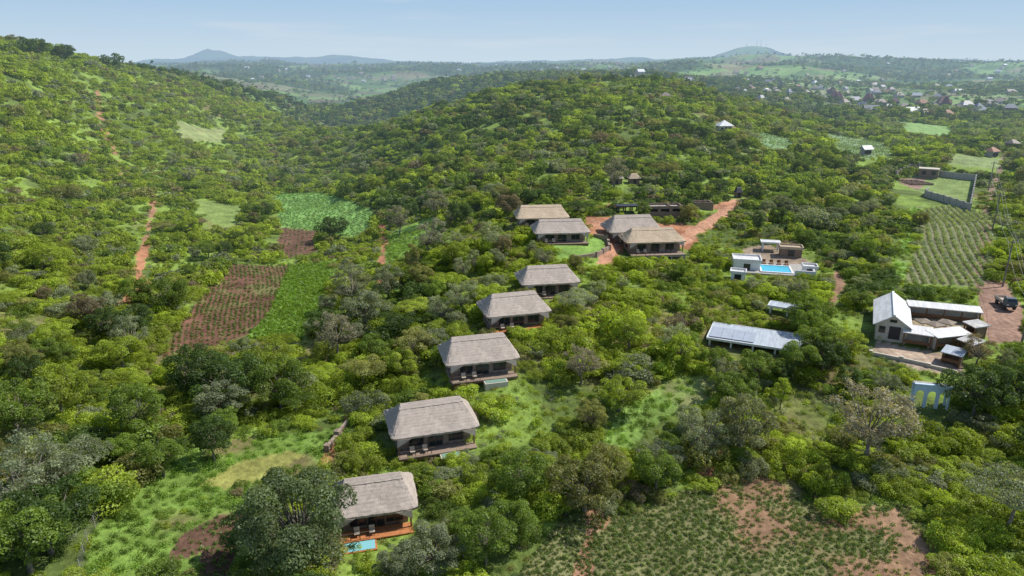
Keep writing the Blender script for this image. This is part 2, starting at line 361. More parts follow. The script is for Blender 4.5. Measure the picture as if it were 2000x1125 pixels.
vm=n.new('ShaderNodeVectorMath'); vm.operation='SCALE'; L.new(a.outputs['Color'],vm.inputs[0]); L.new(mr.outputs[0],vm.inputs['Scale'])
L.new(vm.outputs[0],b.inputs['Base Color']); b.inputs['Roughness'].default_value=.95; b.inputs['Specular IOR Level'].default_value=.1
bp=n.new('ShaderNodeBump'); bp.inputs['Strength'].default_value=.8; bp.inputs['Distance'].default_value=.35; L.new(t.outputs['Fac'],bp.inputs['Height']); L.new(bp.outputs[0],b.inputs['Normal'])
paint_haze(nt,b.outputs[0]); me.materials.append(m)
g=bpy.data.objects.new('ground',me); COL.objects.link(g); g['kind']='structure'; g['label']='rolling green hillsides with red earth paths and small fields'; g['category']='ground'

# ------------------------------------------------------------------ thatched lodge
def roof_rings(W,Dp,Lr,H,t0,t1,nr,z0,grow=0,seed=0,jit=.05):
    vs=[]; rs=random.Random(seed); per=[]
    K=20; c=.06
    sq=[(-1,-1),(1,-1),(1,1),(-1,1)]
    for s_ in range(4):
        p,q_=sq[s_],sq[(s_+1)%4]
        for k in range(K):
            f=k/K; f=c*.35 if k==0 else f
            per.append((p[0]+(q_[0]-p[0])*f,p[1]+(q_[1]-p[1])*f))
    n=len(per)
    for j in range(nr+1):
        t=t0+(t1-t0)*j/nr
        hw=(W/2)*(1-t)+(Lr/2)*t+grow; hd=(Dp/2)*(1-t)+.10*t+grow
        z=z0+H*(.9*t+.1*t*t)
        for (px,py) in per:
            rr_=math.hypot(px,py); k_=1-.035*max(0,(rr_-1.2)/.2)*(1-t)
            vs.append((px*hw*k_+rs.uniform(-jit,jit),py*hd*k_+rs.uniform(-jit,jit),z+rs.uniform(-jit,jit)*.7+grow*.8))
    fs=[]
    for j in range(nr):
        for i in range(n): fs.append((j*n+i,j*n+(i+1)%n,(j+1)*n+(i+1)%n,(j+1)*n+i))
    fs.append(tuple(nr*n+i for i in range(n)))
    return vs,fs,n
def thatched(name,loc,yaw,label,W=12.0,Dp=8.4,Lr=7.7,H=2.6,wh=2.4,mat=THG,pool=POOLG,deckmat=DECK,front=2.0,group='thatched lodges on the hillside',style='lodge',pxc=1.4,pw=3.4):
    e=root(name,*loc,yaw,label,'lodge',group)
    vs,fs,n=roof_rings(W,Dp,Lr,H,0,1,14,wh)
    o=len(vs); low=[(x*.985,y*.985,z-.30) for x,y,z in vs[:n]]; inn=[(x*.8,y*.78,wh+.2) for x,y,z in vs[:n]]
    vs=vs+low+inn; fs=fs+[(o+i,o+(i+1)%n,(i+1)%n,i) for i in range(n)]+[(o+n+i,o+n+(i+1)%n,o+(i+1)%n,o+i) for i in range(n)]
    b=MB().add(vs,fs); b.obj('thatched_roof',mat,e)
    vs,fs,n=roof_rings(W,Dp,Lr,H,.84,1,3,wh,.06,3,.03); o=len(vs)
    vs=vs+[(x*.985,y*.96,z-.12) for x,y,z in vs[:n]]; fs=fs+[(o+i,o+(i+1)%n,(i+1)%n,i) for i in range(n)]
    MB().add(vs,fs).obj('ridge_cap',mat,e)
    ww,wd=W-2.4,Dp-2.4; y0=-wd/2
    b=MB(); b.box(0,0,wh/2-.1,ww,wd,wh+.3); b.box(0,-.1,-2.1,ww+.5,wd+.4,3.9); b.obj('wall',STONE,e)
    for wx,wwid in ((-ww*.27,1.7),(ww*.29,1.7)):
        f=MB(); f.box(wx,y0-.04,1.25,wwid+.2,.1,1.7); fo=f.obj('window',FRAME,e)
        g_=MB(); g_.box(wx-wwid/4-.03,y0-.1,1.25,wwid/2-.08,.04,1.5); g_.box(wx+wwid/4+.03,y0-.1,1.25,wwid/2-.08,.04,1.5); g_.obj('window_pane',GLASS,fo)
    d=MB(); d.box(0,y0-.04,1.05,1.9,.1,2.1); do=d.obj('door',FRAME,e)
    d=MB(); d.box(-.45,y0-.1,1.1,.75,.04,1.9); d.box(.45,y0-.1,1.1,.75,.04,1.9); d.obj('door_pane',GLASS,do)
    f=MB(); f.box(-ww/2-.04,0,1.3,.1,1.6,1.4); fo=f.obj('window',FRAME,e); MB().box(-ww/2-.1,0,1.3,.04,1.4,1.2).obj('window_pane',GLASS,fo)
    yf=y0-front
    b=MB(); b.box(0,y0-front/2-.15,-.02,ww+.8,front-.1,.16); b.obj('deck',deckmat,e)
    b=MB()
    for px in np.linspace(-ww/2-.2,ww/2+.2,5): b.box(px,yf+.2,-1.4,.3,.3,2.7)
    b.box(0,yf+.05,-.25,ww+.8,.12,.3); b.obj('deck_support',WOOD if style=='lodge' else CONC,e)
    for sx in(-1,1):
        for px in (ww/2+.25,):
            MB().rod((sx*px,y0-1.0,0),(sx*px,y0-1.0,wh-.05),.10).obj('post',WOOD,e)
        MB().slab([(sx*(ww/2+.40),y0-1.15,wh-.15),(sx*(ww/2-1.3),y0-1.3,wh-.15),(sx*(ww/2+.45),y0-1.25,wh-1.2)] if sx>0 else [(sx*(ww/2-1.3),y0-1.3,wh-.15),(sx*(ww/2+.40),y0-1.15,wh-.15),(sx*(ww/2+.45),y0-1.25,wh-1.2)],.05).obj('canvas_screen',CANVAS,e)
    b=MB()
    for px in np.arange(-ww/2-.3,-.2,1.0): b.rod((px,yf+.12,.05),(px,yf+.12,.9),.035)
    b.rod((-ww/2-.3,yf+.12,.9),(-.4,yf+.12,.9),.04); b.rod((-ww/2-.3,yf+.12,.5),(-.4,yf+.12,.5),.02); b.obj('railing',FRAME,e)
    if pool:
        pd=1.3 if pool!=POOLB else 1.8
        b=MB(); b.box(pxc,yf-pd/2+.1,-.75,pw,pd,1.3); po=b.obj('plunge_pool',CREAM if pool!=POOLB else ORDECK,e)
        MB().box(pxc,yf-pd/2+.1,-.08,pw-.4,pd-.35,.04).obj('pool_water',pool,po)
    ca_,sa_=math.cos(R(yaw)),math.sin(R(yaw))
    for k in range(2):
        xx=-ww/2+1.4+k*1.6; yy_=y0-1.3
        c=root('deck_chair',loc[0]+xx*ca_-yy_*sa_,loc[1]+xx*sa_+yy_*ca_,loc[2]+.065,yaw,'pale cushioned chair on the lodge deck','chair','chairs on the lodge decks')
        MB().box(0,0,.42,.6,.6,.12).obj('seat',CANVAS,c); MB().box(0,.3,.72,.6,.09,.5).obj('backrest',CANVAS,c)
        for ax in(-.24,.24):
            for ay in (-.24,.24): MB().box(ax,ay,.18,.05,.05,.36).obj('leg',WOOD,c)
    return e
X=put(858,895,17,5.2); thatched('thatched_lodge',(X[0],X[1],X[2]+.0),17,'weathered thatched lodge with stone walls and pale timber deck',pool=POOLG,pw=2.6,W=11.6)
X=put(949,755,15,5.2); thatched('thatched_lodge',(X[0],X[1],X[2]-.1),15,'thatched stone lodge with a pale green plunge pool',W=11.3,pool=POOLG)
X=put(1020,646,16,5.2); thatched('thatched_lodge',(X[0],X[1],X[2]-.2),16,'thatched lodge with orange earth terrace among shrubs',W=11.2,Lr=7.2,H=2.4,pool=None,deckmat=ORDECK)
X=put(1080,584,10,5.2); thatched('thatched_lodge',(X[0],X[1],X[2]-.1),10,'thatched stone lodge with white walled plunge pool',W=11.2,Lr=7.2,H=2.3,pool=None)
X=put(738,1060,14,5.0); thatched('thatched_lodge',(X[0],X[1],X[2]-.1),14,'thatched lodge with orange terrace and pale blue pool',W=9.4,Lr=6.0,Dp=7.4,H=2.4,pool=POOLB,deckmat=ORDECK,pxc=-1.9,pw=3.6)
X=put(1100,477,6,4.5); thatched('thatched_lodge',(X[0],X[1],X[2]+.0),6,'broad thatched lodge above a clipped green lawn',W=12.6,Dp=8.5,Lr=9.2,H=2.2,wh=2.2,pool=None)
X=put(1062,448,6,5); thatched('thatched_lodge',(X[0],X[1],X[2]+.3),6,'newly thatched tan lodge beside a red dirt track',W=13,Dp=9,Lr=9.6,H=2.3,wh=2.2,mat=THT,pool=None)
X=put(1286,511,7,5.5); FX=X; thatched('thatched_pavilion',(X[0],X[1],X[2]+1.0),7,'newly thatched tan pavilion with stone balcony in red earth',W=13.6,Dp=8,Lr=9.0,H=2.3,mat=THT,pool=None,front=2.8,style='conc',wh=2.5)
a=R(7); thatched('thatched_pavilion',(X[0]-2.2-math.sin(a)*8.0,X[1]+math.cos(a)*8.0,X[2]+1.5),7,'large grey thatched pavilion joined behind a tan one',W=13,Dp=10,Lr=8.2,H=2.9,mat=THG,pool=None,wh=2.6)

# ------------------------------------------------------------------ white pool house
x,y,z=put(1525,538,-12,4.5)
e=root('swimming_pool',x,y,z+.2,-14,'turquoise swimming pool set in a pale paved terrace','pool')
b=MB(); b.box(-.2,-.2,-1.6,13.5,9,3.2); b.obj('terrace',CONC,e)
b=MB(); b.box(-.5,-3.6,.12,6.4,.35,.2); b.box(-.5,1.6,.12,6.4,.35,.2); b.box(-3.5,-1,.12,.35,4.9,.2); b.box(2.5,-1,.12,.35,4.9,.2); b.obj('coping',WHITE,e)
MB().box(-.5,-1,.05,5.7,4.9,.1).obj('pool_water',POOL,e)
b=MB(); b.box(4.6,-4.5,.5,3.8,.25,1.1); b.box(6.4,-2.5,.5,.25,4.2,1.1); b.obj('parapet',WHITE,e)
for k in range(4):
    ux,uy=-2.4+k*1.5,2.8
    l=MB(); l.box(ux,uy,.3,.7,1.8,.12); l.box(ux,uy+.9,.55,.7,.1,.5); l.box(ux,uy-.7,.14,.6,.08,.25); l.box(ux,uy+.6,.14,.6,.08,.25)
    o=l.obj('sun_lounger',WOOD); o.location=e.location; o.rotation_euler=e.rotation_euler; o['label']='wooden sun lounger on the pool terrace'; o['category']='lounger'; o['group']='sun loungers by the pool'; o.location.z+=.02
def flat_house(name,u,v,yaw,back,W,Dp,H,wallm,roofm,label,dz=.2,over=.5,par=True,cat='building'):
    x,y,z=put(u,v,yaw,back); e=root(name,x,y,z+dz,yaw,label,cat)
    MB().box(0,0,H/2-1,W,Dp,H+2).obj('wall',wallm,e)
    b=MB(); b.box(0,0,H+.12,W+over,Dp+over,.22)
    if par:
        b.box(0,-(Dp+over)/2+.1,H+.4,W+over,.2,.34); b.box(0,(Dp+over)/2-.1,H+.4,W+over,.2,.34)
        b.box(-(W+over)/2+.1,0,H+.4,.2,Dp+over-.4,.34); b.box((W+over)/2-.1,0,H+.4,.2,Dp+over-.4,.34)
    b.obj('roof',roofm,e)
    nw=max(1,int(W/3))
    for k in range(nw):
        wx=-W/2+W*(k+.5)/nw
        fo=MB().box(wx,-Dp/2-.03,H*.52,1.3,.08,1.3).obj('window',FRAME,e); MB().box(wx,-Dp/2-.09,H*.52,1.1,.04,1.1).obj('window_pane',GLASS,fo)
    do=MB().box(W/2+.02,0,1.05,.08,1.0,2.1).obj('door',FRAME,e)
    return e
flat_house('pool_house',1458,532,-14,2.5,5.2,4.0,2.2,WHITE,TINW,'white flat roofed pool house beside turquoise pool',dz=-.2)
flat_house('stone_bar',1545,505,-14,2.0,4.4,2.6,1.8,BRICK,THT,'low brown stone bar with tan roof by pool',dz=0)
flat_house('changing_room',1582,538,-14,1.5,2.4,2.2,1.5,WHITE,TINW,'small white changing room at the pool terrace edge',dz=-.2)
flat_house('garden_store',1440,548,-20,1.5,2.6,2.2,1.5,WHITE,TINW,'small white store half hidden by trees',dz=-.2)
def canopy(name,u,v,yaw,back,W,Dp,H,label,roofm=TIN,panels=True,nx=4,dz=.1,slope=.0,floor=True,fm=WHITE):
    x,y,z=put(u,v,yaw,back); e=root(name,x,y,z+dz,yaw,label,'canopy')
    MB().slab([(-W/2,-Dp/2,H),(W/2,-Dp/2,H),(W/2,Dp/2,H+slope),(-W/2,Dp/2,H+slope)],.14).obj('roof',roofm,e)
    b=MB(); b.box(0,-Dp/2-.06,H-.12,W+.2,.12,.35); b.box(0,Dp/2+.06,H+slope-.12,W+.2,.12,.35); b.box(-W/2-.06,0,H-.12+slope/2,.12,Dp,.3); b.box(W/2+.06,0,H-.12+slope/2,.12,Dp,.3); b.obj('fascia',fm,e)
    for i in range(nx):
        for yy in (-Dp/2+.4,Dp/2-.4):
            MB().box(-W/2+.4+(W-.8)*i/(nx-1),yy,H/2-1.0,.28,.28,H+1.7).obj('column',fm,e)
    if panels:
        b=MB()
        for i in range(int((W*.5)/1.75)):
            for j in range(int(Dp/1.2)-1):
                b.box(-W/2+1.1+i*1.705,-Dp/2+1.0+j*1.155,H+.06+slope*.5,1.67,1.13,.05)
        b.obj('solar_panel',SOLAR,e)
    if floor: MB().box(0,0,-1.2,W-.3,Dp-.3,2.4).obj('floor_slab',CONC,e)
    return e
canopy('solar_canopy',1468,692,-24,4.2,14.0,7.0,2.6,'wide low pale metal canopy with solar panels',TIN,nx=5,slope=.15,dz=-1.6,floor=False)
canopy('garden_canopy',1535,622,-30,2,6.5,2.6,2.0,'small pale metal canopy between dense trees',TIN,False,3,dz=-.5,floor=False)
canopy('pool_canopy',1504,492,-14,1.2,4.0,2.2,2.2,'small pale canopy beside the swimming pool',TINW,False,2,dz=-.1,floor=False)

# ------------------------------------------------------------------ restaurant compound
x,y,z=put(1738,668,-27,6.4)
e=root('restaurant_hall',x,y,z+.0,-27,'cream gabled hall with white metal roof beside courtyard','building')
W,Dp,H,HR=4.4,12.5,2.6,4.1
b=MB(); b.box(0,0,H/2-1,W,Dp,H+2)
b.add([(-W/2,-Dp/2,H),(W/2,-Dp/2,H),(0,-Dp/2,HR-.1),(-W/2,Dp/2,H),(W/2,Dp/2,H),(0,Dp/2,HR-.1)],[(0,1,2),(5,4,3)]); b.obj('wall',CREAM,e)
b=MB(); ov=.6
for s_ in(-1,1):
    q_=[(s_*(W/2+ov),-Dp/2-.5,H-.4),(s_*(W/2+ov),Dp/2+.5,H-.4),(0,Dp/2+.5,HR),(0,-Dp/2-.5,HR)]
    b.slab(q_ if s_>0 else q_[::-1],.12)
b.obj('roof',TINW,e)
b=MB(); b.box(0,0,HR+.03,.35,Dp+1.0,.12); b.obj('ridge_cap',WHITE,e)
do=MB().box(.4,-Dp/2-.04,1.05,1.6,.1,2.1).obj('door',DARK,e)
fo=MB().box(-1.4,-Dp/2-.04,1.4,.9,.1,1.1).obj('window',FRAME,e); MB().box(-1.4,-Dp/2-.1,1.4,.7,.04,.9).obj('window_pane',GLASS,fo)
fo=MB().box(0,-Dp/2-.04,3.0,1.0,.1,.45).obj('window',FRAME,e); MB().box(0,-Dp/2-.1,3.0,.8,.04,.3).obj('window_pane',GLASS,fo)
def strip(name,p,q,w,H,label,roofm=TINW,wallm=CREAM,hi=.7,post=True):
    (x0,y0),(x1,y1)=place(*p),place(*q); cx,cy=(x0+x1)/2,(y0+y1)/2; Lg=math.hypot(x1-x0,y1-y0); yaw=math.degrees(math.atan2(y1-y0,x1-x0))
    z=gz(cx,cy); e=root(name,cx,cy,z+.1,yaw,label,'building')
    MB().slab([(-Lg/2,-w/2,H),(Lg/2,-w/2,H),(Lg/2,w/2,H+hi),(-Lg/2,w/2,H+hi)],.14).obj('roof',roofm,e)
    b=MB(); b.box(0,w/2-.5,H/2-.6,Lg-.6,.22,H+1.2); b.box(-Lg/2+.4,.1,H/2-.6,.2,w-.9,H+1.1); b.box(Lg/2-.4,.1,H/2-.6,.2,w-.9,H+1.1); b.obj('wall',wallm,e)
    n_=int(Lg/2.6)+1
    for i in range(n_):
        MB().box(-Lg/2+.3+(Lg-.6)*i/max(1,n_-1),-w/2+.3,H/2-.55,.18,.18,H+1).obj('post',WOOD,e)
    MB().box(0,-w/2+.32,.55,Lg-.8,.08,.5).obj('railing',WOOD,e)
    return e
strip('courtyard_veranda',(1768,616),(1912,630),2.2,2.0,'long white roofed veranda along a courtyard',hi=.4)
strip('restaurant_veranda',(1758,668),(1818,677),2.8,2.1,'white roofed veranda with timber railing and posts',hi=.5)
strip('restaurant_veranda',(1814,680),(1882,670),2.6,2.0,'angled white roofed veranda with timber posts',TINW,hi=.4)
strip('service_shed',(1838,702),(1880,716),2.6,1.7,'low shed with patched bluish metal roof',TIN,BRICK,hi=.4)
strip('tin_shelter',(1876,682),(1908,698),2.6,1.9,'small shelter with dull tin roof',TING,BRICK,hi=.4)
strip('tin_shelter',(1890,648),(1915,664),2.6,1.9,'small rusty tin shelter at the courtyard corner',TING,BRICK,hi=.3)
for k,(u,v) in enumerate([(1800,648),(1822,654),(1845,650)]):
    x,y=place(u,v); z=gz(x,y); e=root('garden_umbrella',x,y,z,k*20,'square brown garden umbrella over a courtyard table','umbrella','umbrellas in the courtyard')
    MB().rod((0,0,0),(0,0,2.2),.05).obj('pole',WOOD,e)
    MB().add([(-1.1,-1.1,1.9),(1.1,-1.1,1.9),(1.1,1.1,1.9),(-1.1,1.1,1.9),(0,0,2.35),(-1.1,-1.1,1.75),(1.1,-1.1,1.75),(1.1,1.1,1.75),(-1.1,1.1,1.75)],[(0,1,4),(1,2,4),(2,3,4),(3,0,4),(5,6,1,0),(6,7,2,1),(7,8,3,2),(8,5,0,3)]).obj('canopy',TANC,e)
    b=MB(); b.rod((.6,0,0),(.6,0,.7),.05); b.rod((.6,0,.7),(.6,0,.75),.5,n=12); b.obj('table',WOOD,e)
# ---------------------------------------------------------------- walls
def wallrun(name,pix,h,t,mat,label,cap=None,cat='wall',step=3.0,world=None):
    W_=world if world is not None else [place(*q) for q in pix]; x0,y0=W_[0]; e=root(name,x0,y0,gz(x0,y0),0,label,cat); b=MB(); c=MB(); z0=gz(x0,y0)
    for (ax,ay),(bx,by) in zip(W_[:-1],W_[1:]):
        Lg=math.hypot(bx-ax,by-ay); n_=max(1,int(Lg/step)); ang=math.atan2(by-ay,bx-ax)
        for i in range(n_):
            mx,my=ax+(bx-ax)*(i+.5)/n_,ay+(by-ay)*(i+.5)/n_; zz=gz(mx,my)-z0
            b.box(mx-x0,my-y0,zz+h/2-.6,Lg/n_+.001*i,t,h+1.2,ang)
            c.box(ax+(bx-ax)*i/n_-x0,ay+(by-ay)*i/n_-y0,zz+h/2-.5,t+.25,t+.25,h+1.4,ang)
    b.obj('wall_panel',mat,e); c.obj('pillar',cap or mat,e); return e
wallrun('boundary_wall',[(1750,346),(1775,334),(1812,328)],2.2,.25,BRICK,'brown block wall around a walled plot',CONC)
wallrun('boundary_wall',[(1835,344),(1905,352),(1893,412),(1806,384),(1812,378)],2.0,.25,CONC,'grey concrete wall around grassy walled plot',CONC)
flat_house('plot_shed',1812,348,-30,2,6,4,2.6,BRICK,CREAM,'small block shed inside the walled plot',par=False)
b=MB(); x,y=place(1785,358); e=root('building_foundation',x,y,gz(x,y),10,'reddish block foundation trenches of unfinished house','foundation')
for i in range(5): b.box(-4+i*2,0,.2,.3,8,.7); 
for j in (-4,-1.3,1.3,4.0): b.box(0,j,.205,8.3,.3,.7)
b.obj('footing',BRICK,e)
wallrun('retaining_wall',[(1122,508),(1165,502),(1190,488),(1186,470),(1160,462)],.9,.4,STONE,'curved stone retaining wall around a small lawn')
wallrun('retaining_wall',[(1700,692),(1760,704),(1868,732)],.5,.3,CREAM,'pale low retaining wall along a dirt yard')
wallrun('stone_steps_wall',[(640,880),(660,852),(684,822)],.6,.5,STONE,'weathered stone stair wall among bushes')
def ruin(u,v,yaw,back,W,Dp,H,label,mat=BRICK):
    x,y,z=put(u,v,yaw,back); e=root('unfinished_building',x,y,z+.2,yaw,label,'building','unfinished stone buildings')
    b=MB(); n_=max(2,int(W/3.0))
    for i in range(n_+1): b.box(-W/2+W*i/n_,-Dp/2,H/2-.5,.8,.3,H+1)
    b.box(0,-Dp/2+.003,.1,W-.1,.28,1.6); b.box(0,-Dp/2+.006,H-.25,W-.1,.27,.5); b.box(0,Dp/2,H/2-.5,W,.3,H+1); b.box(-W/2+.02,0,H/2-.5,.3,Dp-.3,H+1); b.box(W/2-.02,0,H/2-.5,.3,Dp-.3,H+1)
    for i in range(1,n_): 
        if i%2==0: b.box(-W/2+W*i/n_,0,H/2-.5,.25,Dp-.4,H+.9)
    b.obj('wall',mat,e)
    b=MB()
    for i in range(n_+1): b.box(-W/2+W*i/n_,-Dp/2,H+.8,.12,.12,.8); b.box(-W/2+W*i/n_,Dp/2,H+.8,.12,.12,.8)
    b.obj('reinforcing_column',DARK,e)
    MB().box(0,0,H-.6,W-.5,Dp-.5,.25).obj('floor_slab',CONC,e)
ruin(1298,424,3,2,9,4.0,2.4,'unfinished brown block building without a roof')
ruin(1372,410,-3,2,5,3.0,1.6,'half built block building beside red earth')
canopy('work_shelter',1228,418,3,1.5,6,3,1.8,'dark open work shelter on red earth',DARK,False,4,floor=False,fm=DARK)
for (u,v,W_,Dd,m_,lb) in [(1205,360,4.5,3.6,THG,'small thatched hut hidden among trees'),(1240,360,4.0,3.4,THT,'small tan thatched hut among trees'),(1445,388,2.4,2.0,DARK,'small dark guard hut beside dirt track')]:
    x,y,z=put(u,v,5,1.5); e=root('thatched_hut',x,y,z-.4,5,lb,'hut','small huts')
    MB().box(0,0,1.0,W_*.75,Dd*.7,2.2).obj('wall',BRICK,e); vs,fs,_=roof_rings(W_,Dd,W_*.4,1.4,0,1,4,2.0,0,1,.04); MB().add(vs,fs).obj('thatched_roof',m_,e,True)
    MB().box(0,-Dd*.35-.04,.9,.8,.06,1.8).obj('door',DARK,e)
x,y,z=put(1820,804,-8,1.2); e=root('arched_gatehouse',x,y,z+.1,-14,'pale blue arcade with three arches and flat top','gatehouse')
def arcade(n,w,H,t,y0):
    b=MB(); tw=w*n
    for i in range(n):
        cx=-tw/2+w*(i+.5); r=w*.36; sp_=H-.75-r
        k=12; top=H
        arc=[(cx+r*math.cos(math.pi*j/k),sp_+r*math.sin(math.pi*j/k)) for j in range(k+1)]
        for j in range(k):
            (ax,az),(bx,bz)=arc[j],arc[j+1]
            vs=[(ax,y0-t/2,az),(bx,y0-t/2,bz),(bx,y0-t/2,top),(ax,y0-t/2,top),(ax,y0+t/2,az),(bx,y0+t/2,bz),(bx,y0+t/2,top),(ax,y0+t/2,top)]
            b.add(vs,[(3,2,1,0),(4,5,6,7),(0,1,5,4),(2,3,7,6)])
        for s_ in(-1,1):
            px=cx+s_*(r+(w/2-r)/2); b.box(px,y0,H/2-.5,(w/2-r),t,H+1)
    return b
bb=arcade(3,1.45,3.0,.25,-.4); bb.box(0,-.4,3.1,4.6,.4,.18); bb.obj('arcade_wall',BLUEW,e)
for sx_ in (-2.05,2.05): MB().box(sx_,.6,.95,.28,.28,3.8).obj('column',BLUEW,e)
MB().box(0,.2,3.02,4.35,1.0,.1).obj('roof',CONC,e)

# ------------------------------------------------------------------ houses of the village
roofm={'w':plain('bright_roof_sheet',(.60,.61,.62),.5,.1,1,0),'g':plain('grey_roof_sheet',(.27,.27,.28),.5,.15,1,0),'b':plain('blue_roof_sheet',(.17,.19,.25),.5,.15,1,0),
 'r':plain('maroon_roof_sheet',(.19,.09,.08),.6,.15,1,0),'o':plain('orange_roof_tile',(.36,.19,.12),.7,.15,1,0),'k':plain('charcoal_roof_sheet',(.12,.105,.10),.6,.15,1,0),'t':plain('rusty_roof_sheet',(.28,.22,.18),.6,.25,1,0)}
rname={'w':'bright metal','g':'grey metal','b':'bluish metal','r':'maroon','o':'orange tiled','k':'charcoal','t':'rusty metal'}
def house(x,y,yaw,W,Dp,H,HR,kind,rc,wallm,grp,parts=True,label=None):
    z=gz(x,y); e=root('village_house',x,y,z-.3,yaw,label or f"small {rname[rc]} roofed house among green plots",'house',grp)
    MB().box(0,0,H/2-.5,W,Dp,H+1).obj('wall',wallm,e)
    ov=.6; a,b_=W/2+ov,Dp/2+ov; b=MB()
    if kind=='gable':
        b.slab([(-a,-b_,H-.2),(a,-b_,H-.2),(a,0,HR),(-a,0,HR)],.12); b.slab([(a,b_,H-.2),(-a,b_,H-.2),(-a,0,HR),(a,0,HR)],.12)
        b.add([(-W/2,-Dp/2,H),(-W/2,Dp/2,H),(-W/2,0,HR-.2)],[(0,1,2)]); b.add([(W/2,-Dp/2,H),(W/2,Dp/2,H),(W/2,0,HR-.2)],[(0,2,1)])
    else:
        k=0.05 if kind=='pyr' else W*.22
        b.add([(-a,-b_,H-.1),(a,-b_,H-.1),(a,b_,H-.1),(-a,b_,H-.1),(-k,0,HR),(k,0,HR)],[(0,1,5,4),(1,2,5),(2,3,4,5),(3,0,4),(3,2,1,0)])
        if kind=='cross':
            b.add([(-a*.3,-b_-1.2,H-.1),(a*.5,-b_-1.2,H-.1),(a*.1,-b_-1.2,HR-.3),(a*.1,0,HR-.3),(-a*.3,0,H-.1),(a*.5,0,H-.1)],[(0,1,2),(1,5,3,2),(4,0,2,3)])
    b.obj('roof',roofm[rc],e)
    if parts:
        for wx in(-W*.3,W*.3): MB().box(wx,-Dp/2-.03,H*.5,1.2,.08,1.2).obj('window',GLASS,e)
        MB().box(0,-Dp/2-.03,1.1,1.1,.08,2.2).obj('door',FRAME,e)
    return e
def hh(u,v,W,rc,kind='hip',wallm=CREAM,HR=None,grp='houses of the village',yaw=None,label=None,Dp=None):
    x,y=place(u,v); H=2.8; house(x,y,random.uniform(-35,35) if yaw is None else yaw,W,Dp or W*.75,H,HR or H+W*.36,kind,rc,wallm,grp,True,label)
hh(1413,256,5.8,'w','pyr',CREAM,5.0,'hillside houses',10,'white pyramid roofed house alone on wooded slope')
V=[(1468,178,11,'r'),(1500,184,11,'t'),(1512,178,10,'k'),(1524,172,12,'k','pyr',13),(1540,186,12,'b','pyr',10),(1560,177,11,'k'),(1604,196,12,'g'),(1632,198,17,'r','cross',12),(1625,184,13,'r','pyr',12),
(1648,204,9,'t'),(1668,200,11,'b','gable'),(1683,214,13,'b'),(1696,198,12,'r','cross',10),(1700,220,11,'g','gable'),(1720,204,10,'t'),(1735,216,11,'g'),(1748,202,9,'r'),(1765,214,10,'t'),(1780,224,11,'w','gable'),(1800,206,11,'o'),(1804,226,9,'t'),
(1822,218,12,'k','pyr',10),(1842,206,12,'r','cross',10),(1848,228,9,'o'),(1868,218,11,'t'),(1886,210,11,'g'),(1908,220,13,'b','pyr',10),(1930,208,11,'k'),(1952,202,10,'t'),(1972,216,10,'g'),(1590,176,9,'t'),(1575,190,9,'g'),(1655,186,10,'t'),(1712,184,10,'g'),(1755,190,11,'t'),(1790,190,10,'w','gable'),(1486,196,8,'g'),(1535,200,8,'t'),(1830,192,9,'g'),(1740,178,9,'t'),
(1112,146,9,'k','pyr',8),(1128,150,10,'t'),(1143,151,11,'k','pyr',8),(1158,152,9,'g'),(1200,152,9,'t'),(1236,155,8,'t'),(1396,180,9,'t'),(1240,152,9,'k'),(890,156,10,'t'),(1300,196,6,'t'),(1935,306,6,'o'),(1975,290,6,'t'),(1690,302,4.5,'w','gable')]
for t_ in V:
    hh(t_[0],t_[1],t_[2]*(.95 if t_[1]>165 and t_[1]<235 and t_[0]>1450 else .75),t_[3],t_[4] if len(t_)>4 else 'hip',random.choice([CREAM,BRICK,CONC,BRICK]),(t_[5]*.9 if len(t_)>5 else None))
rr=random.Random(5)
for k_ in range(120):
    if k_<80: u=rr.uniform(1230,1990); v=rr.uniform(122,185) 
    elif k_<102: u=rr.uniform(480,900); v=rr.uniform(132,160)
    else: u=rr.uniform(950,1240); v=rr.uniform(126,142)
    x,y=place(u,v)
    if y<650 or y>6000: continue
    W_=rr.uniform(7,11)*(1 if y<2000 else 1.3)
    house(x,y,rr.uniform(-40,40),W_,W_*.7,3.0,3.0+W_*.32,rr.choice(['gable','hip']),rr.choice('wwgtttotkg'),CREAM,'scattered farmhouses on far slopes',False)

for k_,(dx,hh_) in enumerate([(-40,26),(30,44),(58,48),(95,30)]):
    x,y=1660+dx,5000; z=gz(x,y); e=root('radio_mast',x,y,z-1,0,'tall lattice radio mast on a distant hilltop','mast','radio masts on the hilltop'); b=MB(); w=1.6
    for sx in(-1,1):
        for sy in(-1,1): b.rod((sx*w,sy*w,0),(sx*.4,sy*.4,hh_),.3,.2,4)
    for j in range(10):
        t0=j/10; t1=(j+1)/10; a0=w+( .4-w)*t0; a1=w+(.4-w)*t1
        b.rod((-a0,-a0,hh_*t0),(a1,-a1,hh_*t1),.14,n=3); b.rod((a0,a0,hh_*t0),(-a1,a1,hh_*t1),.14,n=3)
    b.obj('lattice',WIRE,e); MB().rod((0,0,hh_),(0,0,hh_+6),.15,n=4).obj('antenna',WIRE,e)

